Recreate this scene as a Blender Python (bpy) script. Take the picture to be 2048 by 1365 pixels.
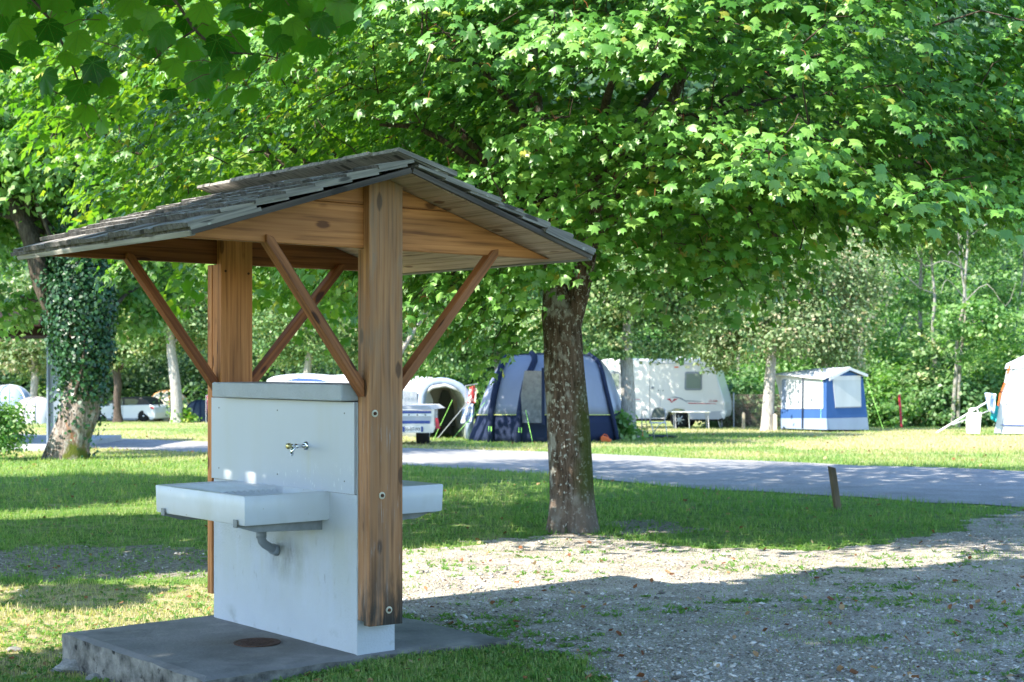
import bpy, bmesh, math, random
import numpy as np
from mathutils import Vector, Matrix, noise as mnoise
for o in list(bpy.data.objects): bpy.data.objects.remove(o)
sc = bpy.context.scene
R = math.radians
random.seed(7); rng = np.random.default_rng(7)
# ------------------------------------------------------------------ camera, sky, sun, exposure
F = 3000.0; HX = 1024.0; HY = 732.0; EYE = 1.6           # lens of the picture in pixels of the 2048 px wide photo
cam = bpy.data.cameras.new('camera'); co = bpy.data.objects.new('camera', cam); sc.collection.objects.link(co)
co.location = (0, 0, EYE); co.rotation_euler = (R(90), 0, 0)
cam.sensor_width = 36; cam.lens = 36*F/2048; cam.shift_y = (HY-682.5)/2048
cam.clip_start = .05; cam.clip_end = 3000
cam.dof.use_dof = True; cam.dof.focus_distance = 9.0; cam.dof.aperture_fstop = 5.0
sc.camera = co
SUN_EL = R(47); SH = Vector((-.80, -.60)).normalized()
SD = Vector((SH.x*math.cos(SUN_EL), SH.y*math.cos(SUN_EL), math.sin(SUN_EL)))   # towards the sun
w = bpy.data.worlds.new('World'); sc.world = w; w.use_nodes = True
nt = w.node_tree; bg = nt.nodes['Background']
sky = nt.nodes.new('ShaderNodeTexSky'); sky.sky_type = 'NISHITA'; sky.sun_disc = False
sky.sun_elevation = SUN_EL; sky.sun_rotation = math.atan2(SH.x, SH.y); sky.ozone_density = 5.0; sky.dust_density = .6
nt.links.new(sky.outputs[0], bg.inputs[0]); bg.inputs[1].default_value = .15
sl = bpy.data.lights.new('sun', 'SUN'); sl.energy = 3.6; sl.angle = R(.53); sl.color = (1, .93, .82)
so = bpy.data.objects.new('sun', sl); sc.collection.objects.link(so)
so.rotation_euler = SD.to_track_quat('Z', 'Y').to_euler(); so.location = SD*60
sc.view_settings.view_transform = 'Standard'; sc.view_settings.look = 'None'
sc.view_settings.exposure = 1.98; sc.view_settings.gamma = 1.0
sc.render.engine = 'CYCLES'; sc.cycles.use_denoising = True
sc.cycles.max_bounces = 7; sc.cycles.diffuse_bounces = 4; sc.cycles.glossy_bounces = 2
sc.cycles.transmission_bounces = 3; sc.cycles.transparent_max_bounces = 6

# ------------------------------------------------------------------ helpers
COL = sc.collection
def setp(o, label=None, cat=None, group=None, kind=None):
    if label: o['label'] = label
    if cat: o['category'] = cat
    if group: o['group'] = group
    if kind: o['kind'] = kind
    return o
def thing(name, loc, label, cat, rz=0, group=None):
    o = bpy.data.objects.new(name, None); COL.objects.link(o); o.empty_display_size = .2
    o.location = loc; o.rotation_euler = (0, 0, rz)
    return setp(o, label, cat, group)
def link(name, me, mats, parent=None, loc=None, kind=None):
    o = bpy.data.objects.new(name, me); COL.objects.link(o)
    for m in (mats if isinstance(mats, (list, tuple)) else [mats]):
        if len(me.materials) < (len(mats) if isinstance(mats, (list, tuple)) else 1): me.materials.append(m)
    if parent: o.parent = parent
    if loc is not None: o.location = loc
    if kind: o['kind'] = kind
    return o
class MB:
    def __init__(s): s.v = []; s.f = []; s.m = []
    def add(s, vs, fs, mi=0):
        b = len(s.v); s.v += [tuple(v) for v in vs]; s.f += [tuple(b+i for i in f) for f in fs]; s.m += [mi]*len(fs); return s
    def box(s, x0, x1, y0, y1, z0, z1, mi=0, M=None):
        vs = [Vector(p) for p in ((x0,y0,z0),(x1,y0,z0),(x1,y1,z0),(x0,y1,z0),(x0,y0,z1),(x1,y0,z1),(x1,y1,z1),(x0,y1,z1))]
        if M: vs = [M @ v for v in vs]
        return s.add(vs, [(0,3,2,1),(4,5,6,7),(0,1,5,4),(1,2,6,5),(2,3,7,6),(3,0,4,7)], mi)
    def tube(s, pts, rad, n=8, mi=0, caps=True, disp=None):
        v, f = tube_np(pts, rad, n, disp)
        b = len(s.v); s.v += [tuple(p) for p in v]; s.f += [tuple(b+i for i in q) for q in f]; s.m += [mi]*len(f)
        if caps:
            k = len(v)//n
            s.f.append(tuple(b+i for i in range(n-1, -1, -1))); s.f.append(tuple(b+(k-1)*n+i for i in range(n))); s.m += [mi, mi]
        return s
    def prism(s, poly, dirv, mi=0):
        n = len(poly); d = Vector(dirv); P = [Vector(p) for p in poly]
        return s.add(P+[p+d for p in P], [tuple(range(n)), tuple(range(2*n-1, n-1, -1))]+[(i, i+n, (i+1) % n+n, (i+1) % n) for i in range(n)], mi)
    def lathe(s, prof, c=(0,0,0), n=24, mi=0, axis='Z'):
        vs = []
        for r, z in prof:
            for k in range(n):
                a = 2*math.pi*k/n; p = (r*math.cos(a), r*math.sin(a), z)
                if axis == 'Y': p = (p[0], z, p[1])
                if axis == 'X': p = (z, p[0], p[1])
                vs.append((c[0]+p[0], c[1]+p[1], c[2]+p[2]))
        fs = [(i*n+k, i*n+(k+1) % n, (i+1)*n+(k+1) % n, (i+1)*n+k) for i in range(len(prof)-1) for k in range(n)]
        fs += [tuple(range(n-1, -1, -1)), tuple((len(prof)-1)*n+k for k in range(n))]
        return s.add(vs, fs, mi)
    def mesh(s, name, smooth=False, bevel=0, seg=2):
        me = bpy.data.meshes.new(name); me.from_pydata(s.v, [], s.f)
        me.polygons.foreach_set('material_index', s.m)
        bm = bmesh.new(); bm.from_mesh(me); bmesh.ops.recalc_face_normals(bm, faces=bm.faces)
        if bevel:
            es = [e for e in bm.edges if len(e.link_faces) == 2 and e.calc_face_angle(0) > .5]
            bmesh.ops.bevel(bm, geom=es, offset=bevel, segments=seg, affect='EDGES', profile=.5)
        bm.to_mesh(me); bm.free()
        if smooth: me.polygons.foreach_set('use_smooth', [True]*len(me.polygons))
        return me
    def build(s, name, mats, parent=None, loc=None, smooth=False, bevel=0, kind=None, seg=2):
        return link(name, s.mesh(name, smooth, bevel, seg), mats, parent, loc, kind)
def tube_np(pts, rad, n=8, disp=None):
    P = np.array([tuple(p) for p in pts], float); k = len(P)
    rad = np.full(k, rad) if np.isscalar(rad) else np.array(rad, float)
    T = np.gradient(P, axis=0); T /= np.linalg.norm(T, axis=1)[:, None]+1e-9
    ref = np.array([1., 0, 0]) if abs(T[0, 0]) < .8 else np.array([0, 1., 0])
    V = np.zeros((k, n, 3)); a = np.arange(n)*2*np.pi/n; nn = ref
    for i in range(k):
        nn = nn-T[i]*np.dot(nn, T[i]); nn /= np.linalg.norm(nn)
        bb = np.cross(T[i], nn)
        r = rad[i]*(1 if disp is None else np.array([disp(i, x, P[i]) for x in a]))
        V[i] = P[i]+(np.cos(a)*r)[:, None]*nn+(np.sin(a)*r)[:, None]*bb
    F_ = [(i*n+j, i*n+(j+1) % n, (i+1)*n+(j+1) % n, (i+1)*n+j) for i in range(k-1) for j in range(n)]
    return V.reshape(-1, 3), F_
def mesh_np(name, V, Fc, attr=None, smooth=False):
    V = np.asarray(V, np.float32); Fc = np.asarray(Fc, np.int32); k = Fc.shape[1]
    me = bpy.data.meshes.new(name); me.vertices.add(len(V)); me.vertices.foreach_set('co', V.ravel())
    me.loops.add(Fc.size); me.loops.foreach_set('vertex_index', Fc.ravel())
    me.polygons.add(len(Fc)); me.polygons.foreach_set('loop_start', np.arange(len(Fc), dtype=np.int32)*k)
    me.polygons.foreach_set('loop_total', np.full(len(Fc), k, np.int32))
    if smooth: me.polygons.foreach_set('use_smooth', np.ones(len(Fc), bool))
    me.update(calc_edges=True)
    for nme, arr in (attr or {}).items():
        a = me.attributes.new(nme, 'FLOAT', 'POINT'); a.data.foreach_set('value', np.asarray(arr, np.float32))
    return me
def inst_np(tv, tf, pos, ax, ay, az, scale):
    """copies of a small template placed with per-copy axes: ONE merged mesh for things nobody could count"""
    n = len(pos); m = len(tv); tv = np.asarray(tv, float)
    V = pos[:, None, :]+scale[:, None, None]*(tv[None, :, 0:1]*ax[:, None]+tv[None, :, 1:2]*ay[:, None]+tv[None, :, 2:3]*az[:, None])
    Fc = (np.asarray(tf)[None]+(np.arange(n)*m)[:, None, None]).reshape(-1, len(tf[0]))
    return V.reshape(-1, 3), Fc
def nrm(a): return a/(np.linalg.norm(a, axis=-1, keepdims=True)+1e-9)
_tab = np.random.default_rng(3).random((256, 256))
def vn(x, y, s=0):
    x = np.asarray(x, float)+s*17.3; y = np.asarray(y, float)+s*9.7
    xi = np.floor(x).astype(int); yi = np.floor(y).astype(int); fx = x-xi; fy = y-yi
    fx = fx*fx*(3-2*fx); fy = fy*fy*(3-2*fy); t = lambda a, b: _tab[a & 255, b & 255]
    return (t(xi, yi)*(1-fx)+t(xi+1, yi)*fx)*(1-fy)+(t(xi, yi+1)*(1-fx)+t(xi+1, yi+1)*fx)*fy
def fbm(x, y, s=0, o=4):
    r = 0; a = .5
    for i in range(o): r = r+a*vn(x*2**i, y*2**i, s+i); a *= .5
    return r/(1-.5**o)
def sstep(a, b, x): t = np.clip((x-a)/(b-a), 0, 1); return t*t*(3-2*t)
_hd = [-100, 0, 8, 16, 30, 40, 50, 56, 70, 85, 120, 300, 1000]
_hh = [1.62, 1.62, 1.63, 1.73, 1.90, 2.04, 2.16, 2.32, 2.72, 3.15, 3.9, 5, 6]
def gz(x, y):
    x = np.asarray(x, float); y = np.asarray(y, float)
    h = (np.interp(y-1.5, _hd, _hh)+np.interp(y, _hd, _hh)+np.interp(y+1.5, _hd, _hh))/3
    dip = .17*sstep(-.6, -2.6, x)*sstep(19, 11, y)
    return EYE-h-dip+.022*(fbm(x*.7, y*.7, 5, 2)-.5)*sstep(5, 12, np.abs(y-4)+3)
def G(px, py):
    Y = 20.0
    for _ in range(40):
        X = (px-HX)/F*Y; Y = .5*Y+.5*(EYE-float(gz(X, Y)))*F/(py-HY)
    return (px-HX)/F*Y, Y
def P3(px, py, Y): return Vector(((px-HX)/F*Y, Y, EYE-(py-HY)/F*Y))
def topix(x, y, z): return HX+F*x/y, HY-F*(z-EYE)/y
def inpoly(x, y, poly):
    x = np.asarray(x, float); y = np.asarray(y, float); c = np.zeros(x.shape, bool); n = len(poly)
    for i in range(n):
        x0, y0 = poly[i]; x1, y1 = poly[(i+1) % n]
        if y0 == y1: continue
        c ^= ((y0 > y) != (y1 > y)) & (x < (x1-x0)*(y-y0)/(y1-y0)+x0)
    return c
def gpoly(pp): return [G(*p) for p in pp]
class Pl:                                             # an upright plane through two places on the ground
    def __init__(s, xa, Ya, xb, Yb):
        s.a = Vector(((xa-HX)/F*Ya, Ya, 0)); s.b = Vector(((xb-HX)/F*Yb, Yb, 0)); d = s.b-s.a
        s.n = Vector((d.y, -d.x, 0)).normalized()
        if s.n.y > 0: s.n = -s.n                      # faces the viewer
    def p(s, px, py, off=0):
        r = Vector(((px-HX)/F, 1, -(py-HY)/F)); t = s.n.dot(s.a)/s.n.dot(r)
        v = r*t; v.z += EYE; return v+s.n*off
    def panel(s, mb, poly, thick=.02, off=0, mi=0): return mb.prism([s.p(x, y, off) for x, y in poly], -s.n*thick, mi)

# ------------------------------------------------------------------ materials
def mat(name, col, rough=.7, spec=.3, metal=0.0, var=0.0, vscale=4.0, vcol=None, bump=0.0, bscale=30.0, stretch=(1,1,1), trans=0.0, rand=0.0, alpha=1.0, coat=0):
    m = bpy.data.materials.new(name); m.use_nodes = True; t = m.node_tree; N = t.nodes; L = t.links
    p = N['Principled BSDF']; p.inputs['Roughness'].default_value = rough; p.inputs['Specular IOR Level'].default_value = spec
    p.inputs['Metallic'].default_value = metal; p.inputs['Base Color'].default_value = (*col, 1); p.inputs['Coat Weight'].default_value = coat
    if trans: p.inputs['Transmission Weight'].default_value = trans
    p.inputs['Alpha'].default_value = alpha
    tc = N.new('ShaderNodeTexCoord'); mp = N.new('ShaderNodeMapping'); mp.inputs['Scale'].default_value = stretch
    L.new(tc.outputs['Object'], mp.inputs['Vector'])
    if rand:
        oi = N.new('ShaderNodeObjectInfo'); vm = N.new('ShaderNodeVectorMath'); vm.operation = 'SCALE'
        cx = N.new('ShaderNodeCombineXYZ'); L.new(oi.outputs['Random'], cx.inputs[0]); L.new(oi.outputs['Random'], cx.inputs[2])
        L.new(cx.outputs[0], vm.inputs[0]); vm.inputs['Scale'].default_value = 37; L.new(vm.outputs[0], mp.inputs['Location'])
    m['_mp'] = mp.name
    if var:
        n = N.new('ShaderNodeTexNoise'); n.inputs['Scale'].default_value = vscale; n.inputs['Detail'].default_value = 6; n.inputs['Roughness'].default_value = .62
        L.new(mp.outputs[0], n.inputs['Vector'])
        r = N.new('ShaderNodeValToRGB'); r.color_ramp.elements[0].position = .32; r.color_ramp.elements[1].position = .68
        c2 = vcol or tuple(c*(1-var) for c in col)
        r.color_ramp.elements[0].color = (*c2, 1); r.color_ramp.elements[1].color = (*col, 1)
        L.new(n.outputs['Fac'], r.inputs[0]); last = r.outputs[0]
        if rand:
            h = N.new('ShaderNodeHueSaturation'); mr = N.new('ShaderNodeMapRange'); mr.inputs[3].default_value = 1-rand; mr.inputs[4].default_value = 1+rand
            L.new(oi.outputs['Random'], mr.inputs[0]); L.new(mr.outputs[0], h.inputs['Value']); L.new(last, h.inputs['Color']); last = h.outputs[0]
        L.new(last, p.inputs['Base Color'])
    if bump:
        n2 = N.new('ShaderNodeTexNoise'); n2.inputs['Scale'].default_value = bscale; n2.inputs['Detail'].default_value = 5
        L.new(mp.outputs[0], n2.inputs['Vector']); b = N.new('ShaderNodeBump'); b.inputs['Strength'].default_value = bump; b.inputs['Distance'].default_value = .01
        L.new(n2.outputs['Fac'], b.inputs['Height']); L.new(b.outputs[0], p.inputs['Normal'])
    return m
def overlay(m, col, scale, lo, hi, stretch=(1,1,1), kind='noise', detail=5, mask=None, off=(0,0,0), fac=1.0):
    """mix a second colour over a material where a noise (or spots) says so, optionally only within a z range"""
    t = m.node_tree; N = t.nodes; L = t.links; p = N['Principled BSDF']; inp = p.inputs['Base Color']
    mx = N.new('ShaderNodeMixRGB'); mx.inputs[2].default_value = (*col, 1)
    if inp.is_linked: s = inp.links[0].from_socket; L.new(s, mx.inputs[1])
    else: mx.inputs[1].default_value = inp.default_value
    tc = N.new('ShaderNodeTexCoord'); mp = N.new('ShaderNodeMapping'); mp.inputs['Scale'].default_value = stretch; mp.inputs['Location'].default_value = off
    L.new(tc.outputs['Object'], mp.inputs[0])
    n = N.new('ShaderNodeTexNoise' if kind == 'noise' else 'ShaderNodeTexVoronoi'); n.inputs['Scale'].default_value = scale
    if kind == 'noise': n.inputs['Detail'].default_value = detail; n.inputs['Roughness'].default_value = .6
    L.new(mp.outputs[0], n.inputs['Vector'])
    mr = N.new('ShaderNodeMapRange'); mr.inputs[1].default_value = lo; mr.inputs[2].default_value = hi; mr.inputs[4].default_value = fac
    L.new(n.outputs[0], mr.inputs[0]); f = mr.outputs[0]
    if mask:                                           # (axis, a, b): 0 at a, 1 at b
        sx = N.new('ShaderNodeSeparateXYZ'); L.new(tc.outputs['Object'], sx.inputs[0])
        for ax, a, b in (mask if isinstance(mask, list) else [mask]):
            m2 = N.new('ShaderNodeMapRange'); m2.inputs[1].default_value = a; m2.inputs[2].default_value = b
            if a > b: m2.inputs[1].default_value = b; m2.inputs[2].default_value = a; m2.inputs[3].default_value = 1; m2.inputs[4].default_value = 0
            L.new(sx.outputs['XYZ'.index(ax)], m2.inputs[0])
            mu = N.new('ShaderNodeMath'); mu.operation = 'MULTIPLY'; L.new(f, mu.inputs[0]); L.new(m2.outputs[0], mu.inputs[1]); f = mu.outputs[0]
    L.new(f, mx.inputs[0]); L.new(mx.outputs[0], inp); return m
def leafmat(name, stops, rough=.42, trans=.4, tcol=(1.5, 1.9, .6), spec=.5, spots=None):
    m = bpy.data.materials.new(name); m.use_nodes = True; t = m.node_tree; N = t.nodes; L = t.links
    p = N['Principled BSDF']; p.inputs['Roughness'].default_value = rough; p.inputs['Specular IOR Level'].default_value = spec
    a = N.new('ShaderNodeAttribute'); a.attribute_name = 'rnd'
    r = N.new('ShaderNodeValToRGB'); e = r.color_ramp.elements
    e[0].position = 0; e[0].color = (*stops[0][1], 1); e[1].position = 1; e[1].color = (*stops[-1][1], 1)
    for po, c in stops[1:-1]: x = e.new(po); x.color = (*c, 1)
    L.new(a.outputs['Fac'], r.inputs[0]); c = r.outputs[0]
    if spots:
        tc = N.new('ShaderNodeTexCoord'); v = N.new('ShaderNodeTexVoronoi'); v.inputs['Scale'].default_value = spots[1]; L.new(tc.outputs['Object'], v.inputs[0])
        mr = N.new('ShaderNodeMapRange'); mr.inputs[1].default_value = spots[2]; mr.inputs[2].default_value = spots[2]*.6; L.new(v.outputs['Distance'], mr.inputs[0])
        mx = N.new('ShaderNodeMixRGB'); mx.inputs[2].default_value = (*spots[0], 1); L.new(mr.outputs[0], mx.inputs[0]); L.new(c, mx.inputs[1]); c = mx.outputs[0]
    L.new(c, p.inputs['Base Color'])
    tr = N.new('ShaderNodeBsdfTranslucent'); mm = N.new('ShaderNodeVectorMath'); mm.operation = 'MULTIPLY'; mm.inputs[1].default_value = tcol
    L.new(c, mm.inputs[0]); L.new(mm.outputs[0], tr.inputs[0])
    ms = N.new('ShaderNodeMixShader'); ms.inputs[0].default_value = trans
    L.new(p.outputs[0], ms.inputs[1]); L.new(tr.outputs[0], ms.inputs[2]); L.new(ms.outputs[0], N['Material Output'].inputs[0])
    return m
# ------------------------------------------------------------------ ground, road, gravel
M = {}
roadP = gpoly([(-900,862),(38,868),(178,876),(365,883),(425,884),(800,897),(1093,905),(1298,914),(1443,921),(1777,934),(2048,943),(2600,958),(2600,1060),(2300,1040),(2048,1018),(1800,1002),(1600,990),(1400,978),(1200,962),(1093,949),(800,931),(423,907),(181,898),(0,893),(-900,882)])
gravP = gpoly([(790,1110),(900,1092),(1000,1082),(1100,1072),(1190,1075),(1260,1086),(1400,1100),(1560,1103),(1700,1095),(1800,1084),(1900,1068),(1935,1045),(1960,1030),(2048,1024),(2350,1050),(3400,1100),(3400,1700),(1300,1700),(1235,1380),(1190,1345),(1090,1305),(1020,1285),(800,1262)])
dirtL = gpoly([(-500,1108),(0,1098),(200,1092),(430,1098),(430,1150),(260,1156),(120,1160),(0,1150),(-500,1165)])
dirtT = gpoly([(1205,1050),(1300,1040),(1400,1046),(1440,1058),(1380,1070),(1250,1072)])
dirtB = gpoly([(1060,1070),(1240,1070),(1330,1096),(1150,1100),(1000,1096)])
dryF = gpoly([(1500,892),(1640,880),(1900,872),(2100,870),(2300,905),(1900,898),(1600,900)])
def wob(x, y, a=.25, f=1.3): return x+(fbm(x*f, y*f, 11)-.5)*a*2, y+(fbm(x*f, y*f, 23)-.5)*a*2
def masks(x, y):
    k = np.clip(y/14, .35, 2.2); wx, wy = wob(x, y, .42, 1.9); wx = x+(wx-x)*k; wy = y+(wy-y)*k
    road = inpoly(x, y, roadP); grav = inpoly(wx, wy, gravP)
    dirt = inpoly(wx, wy, dirtL) | inpoly(wx, wy, dirtT) | inpoly(wx, wy, dirtB)
    dry = .30+.16*(fbm(x*.9, y*.9, 15)-.3)+.40*sstep(.42, .62, fbm(x*.35, y*.35, 31))*sstep(26, 34, y)
    dry = np.where(inpoly(wx, wy, dryF), .95, dry)
    dry = np.where((x < -1.2) & (y < 12.6) & (y > 8.6), .80+.2*fbm(x*2, y*2, 4), dry)
    dry = np.where((y < 8.7) & (x < -1.5), .35, dry)
    dry = np.where((y > 13) & (y < 24) & (x > 0), .15, dry)
    return road, grav, dirt, dry
def near_ground(x, y): return np.interp(y, [0, 26], [1, 1])
xs = np.sinh(np.linspace(-6.2, 6.2, 270))*1.6; ys = np.concatenate([np.linspace(-80, 4, 14), np.linspace(4, 24, 130)[1:], np.geomspace(24, 900, 90)[1:]])
XX, YY = np.meshgrid(xs, ys); V = np.stack([XX, YY, gz(XX, YY)], -1).reshape(-1, 3)
nx, ny = len(xs), len(ys); i = np.arange((nx-1)*(ny-1)); r_, c_ = i//(nx-1), i % (nx-1); q = r_*nx+c_
FQ = np.stack([q, q+1, q+nx+1, q+nx], 1)
rd, gr, di, dr = masks(V[:, 0], V[:, 1])
mg = bpy.data.materials.new('soil and turf'); mg.use_nodes = True; t = mg.node_tree; N = t.nodes; L = t.links; p = N['Principled BSDF']
p.inputs['Roughness'].default_value = .95; p.inputs['Specular IOR Level'].default_value = .1
def ns(scale, det=6, ro=.65):
    n = N.new('ShaderNodeTexNoise'); n.inputs['Scale'].default_value = scale; n.inputs['Detail'].default_value = det; n.inputs['Roughness'].default_value = ro
    L.new(tc.outputs['Object'], n.inputs['Vector']); return n.outputs['Fac']
def rampn(f, stops):
    r = N.new('ShaderNodeValToRGB'); e = r.color_ramp.elements; e[0].position, e[1].position = stops[0][0], stops[-1][0]
    e[0].color = (*stops[0][1], 1); e[1].color = (*stops[-1][1], 1)
    for po, c in stops[1:-1]: e.new(po).color = (*c, 1)
    L.new(f, r.inputs[0]); return r.outputs[0]
tc = N.new('ShaderNodeTexCoord')
green = rampn(ns(5), [(.3, (.07, .13, .035)), (.5, (.14, .23, .055)), (.7, (.25, .31, .10))])
straw = rampn(ns(7), [(.3, (.16, .16, .06)), (.5, (.34, .31, .16)), (.72, (.46, .41, .27))])
soil = rampn(ns(22), [(.3, (.12, .10, .08)), (.5, (.26, .23, .19)), (.7, (.42, .40, .36))])
ad = N.new('ShaderNodeAttribute'); ad.attribute_name = 'dry'; ai = N.new('ShaderNodeAttribute'); ai.attribute_name = 'dirt'
def addn(f, amt, scale):
    a = N.new('ShaderNodeMath'); a.operation = 'MULTIPLY_ADD'; L.new(ns(scale), a.inputs[0]); a.inputs[1].default_value = amt
    b = N.new('ShaderNodeMath'); b.operation = 'SUBTRACT'; L.new(f, b.inputs[0]); b.inputs[1].default_value = amt*.5; L.new(b.outputs[0], a.inputs[2])
    r = N.new('ShaderNodeMapRange'); r.inputs[1].default_value = .35; r.inputs[2].default_value = .65; L.new(a.outputs[0], r.inputs[0]); return r.outputs[0]
mx = N.new('ShaderNodeMixRGB'); L.new(addn(ad.outputs['Fac'], 1.6, 2.3), mx.inputs[0]); L.new(green, mx.inputs[1]); L.new(straw, mx.inputs[2])
m2 = N.new('ShaderNodeMixRGB'); L.new(addn(ai.outputs['Fac'], .8, 6), m2.inputs[0]); L.new(mx.outputs[0], m2.inputs[1]); L.new(soil, m2.inputs[2]); L.new(m2.outputs[0], p.inputs['Base Color'])
b = N.new('ShaderNodeBump'); b.inputs['Strength'].default_value = .9; b.inputs['Distance'].default_value = .03; L.new(ns(35), b.inputs['Height']); L.new(b.outputs[0], p.inputs['Normal'])
g = link('ground', mesh_np('ground', V, FQ, {'dry': dr, 'dirt': (gr | di).astype(float)}, True), mg); g['kind'] = 'structure'
# gravel materials
def gravmat(name, cols, sc_, fine=90):
    m = bpy.data.materials.new(name); m.use_nodes = True; t = m.node_tree; N = t.nodes; L = t.links; p = N['Principled BSDF']
    p.inputs['Roughness'].default_value = .95; p.inputs['Specular IOR Level'].default_value = .1; tc = N.new('ShaderNodeTexCoord')
    v = N.new('ShaderNodeTexVoronoi'); v.inputs['Scale'].default_value = fine; L.new(tc.outputs['Object'], v.inputs[0])
    n = N.new('ShaderNodeTexNoise'); n.inputs['Scale'].default_value = sc_; n.inputs['Detail'].default_value = 8; n.inputs['Roughness'].default_value = .7; L.new(tc.outputs['Object'], n.inputs[0])
    sp = N.new('ShaderNodeSeparateColor'); L.new(v.outputs['Color'], sp.inputs[0])
    a = N.new('ShaderNodeMath'); a.operation = 'MULTIPLY_ADD'; L.new(sp.outputs[0], a.inputs[0]); a.inputs[1].default_value = .35; L.new(n.outputs['Fac'], a.inputs[2])
    r = N.new('ShaderNodeValToRGB'); e = r.color_ramp.elements; e[0].position = .42; e[0].color = (*cols[0], 1); e[1].position = .9; e[1].color = (*cols[2], 1); e.new(.66).color = (*cols[1], 1)
    L.new(a.outputs[0], r.inputs[0]); L.new(r.outputs[0], p.inputs['Base Color'])
    b = N.new('ShaderNodeBump'); b.inputs['Strength'].default_value = 1; b.inputs['Distance'].default_value = .012; L.new(v.outputs['Distance'], b.inputs['Height']); b.invert = True; L.new(b.outputs[0], p.inputs['Normal'])
    return m
M['gravel'] = gravmat('limestone gravel', [(.22, .185, .14), (.41, .365, .305), (.60, .55, .475)], 3.0)
M['road'] = gravmat('pale road', [(.23, .225, .215), (.31, .305, .295), (.39, .385, .375)], 1.2, 60)
def sheet(name, x0, x1, y0, y1, cell, fn, lift, m):
    a = np.arange(x0, x1, cell); b_ = np.arange(y0, y1, cell); X, Y = np.meshgrid(a, b_); n_ = len(a)
    cx = (X[:-1, :-1]+cell/2); cy = (Y[:-1, :-1]+cell/2); keep = fn(cx, cy).ravel()
    q = (np.arange(len(b_)-1)[:, None]*n_+np.arange(n_-1)[None]).ravel()[keep]
    fq = np.stack([q, q+1, q+n_+1, q+n_], 1); u, inv = np.unique(fq, return_inverse=True)
    jx = (vn(X*9, Y*9, 1)-.5)*cell*.9; jy = (vn(X*9, Y*9, 2)-.5)*cell*.9
    VV = np.stack([X+jx, Y+jy, gz(X+jx, Y+jy)+lift], -1).reshape(-1, 3)[u]
    o = link(name, mesh_np(name, VV, inv.reshape(-1, 4), None, True), m); o['kind'] = 'structure'; return o
sheet('gravel_ground', -2.2, 11, 2.5, 22, .09, lambda x, y: masks(x, y)[1] & ~inpoly(x, y, roadP), .006, M['gravel'])
# road strip, finely cut along its length
def strip(name, poly, lift, m, n1=12):
    h = len(poly)//2-0; up = poly[:h-0]; return None
def cutx(poly, x):
    ysx = []
    for i in range(len(poly)):
        (x0, y0), (x1, y1) = poly[i], poly[(i+1) % len(poly)]
        if (x0 > x) != (x1 > x): ysx.append(y0+(y1-y0)*(x-x0)/(x1-x0))
    return (min(ysx), max(ysx)) if len(ysx) >= 2 else None
VV = []; cols = 0
for x in np.arange(-24, 24, .25):
    c = cutx(roadP, x)
    if not c: continue
    cols += 1
    for k in range(15):
        y = c[0]+(c[1]-c[0])*k/14
        if k in (0, 14): y += (vn(x*1.7, k)-.5)*.5
        VV.append((x, y, 0))
VV = np.array(VV, float); VV[:, 2] = gz(VV[:, 0], VV[:, 1])+.011
q = (np.arange(cols-1)[:, None]*15+np.arange(14)[None]).ravel()
link('road', mesh_np('road', VV, np.stack([q, q+15, q+16, q+1], 1), None, True), M['road'])['kind'] = 'structure'

# shelter frame: x across the wall, y along it, z up
SP = thing('washing_shelter', ((714-HX)/F*8.304, 8.304, 0), 'brown timber shelter with grey shingled gable roof over a white wall with sinks', 'shelter', R(39.8))
SMx = Matrix.Translation(SP.location) @ Matrix.Rotation(R(39.8), 4, 'Z'); SMi = SMx.inverted()
def in_local(x, y):
    ca, sa = math.cos(R(39.8)), math.sin(R(39.8)); dx, dy = x-SP.location.x, y-SP.location.y
    return dx*ca+dy*sa, -dx*sa+dy*ca
def on_pad(x, y, e=0):
    u, v = in_local(x, y); return (u > -.97-e) & (u < .96+e) & (v > -.06-e) & (v < 1.74+e)

# ---- gravel stones
def rand_ground(n, y0, y1, spread=.42, p=1.6):
    u = rng.random(n); a = 1-p; y = (y0**a+u*(y1**a-y0**a))**(1/a); x = (rng.random(n)*2-1)*(spread*y+.6); return x, y
oct_v = [(1,0,0),(-1,0,0),(0,1,0),(0,-1,0),(0,0,.6),(0,0,-.6)]; oct_f = [(0,2,4),(2,1,4),(1,3,4),(3,0,4),(2,0,5),(1,2,5),(3,1,5),(0,3,5)]
def rmat(n, tilt=.4):
    a = rng.random(n)*2*np.pi; up = nrm(np.stack([rng.normal(0, tilt, n), rng.normal(0, tilt, n), np.ones(n)], -1))
    ax = nrm(np.cross(np.stack([-np.sin(a), np.cos(a), 0*a], -1), up)); return ax, np.cross(up, ax), up
x, y = rand_ground(90000, 6.2, 24, p=2.2)
rd, gr, di, dr = masks(x, y)
k = (gr | (di & (rng.random(len(x)) < .35)) | ((x < -1.2) & (y < 12.4) & (rng.random(len(x)) < .05))) & ~on_pad(x, y, .02) & ~rd
x, y = x[k], y[k]; n = len(x); s = np.clip(rng.lognormal(-5.0, .48, n), .0028, .03)
dens = fbm(x*2.2, y*2.2, 40); s *= .7+.6*dens
ax, ay, az = rmat(n, .3)
st = np.random.default_rng(1).random(n)[:, None]
V, Fc = inst_np(oct_v, oct_f, np.stack([x, y, gz(x, y)+.006+s*.25], -1), ax*(1+.5*st), ay, az*(.7), s)
M['stone'] = leafmat('gravel stone', [(0, (.12, .11, .095)), (.25, (.28, .255, .22)), (.7, (.47, .445, .40)), (1, (.70, .67, .62))], .9, 0.0, spec=.15)
rn = np.repeat(rng.random(n), 6)
link('gravel', mesh_np('gravel', V, Fc, {'rnd': rn}), M['stone'])
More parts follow.
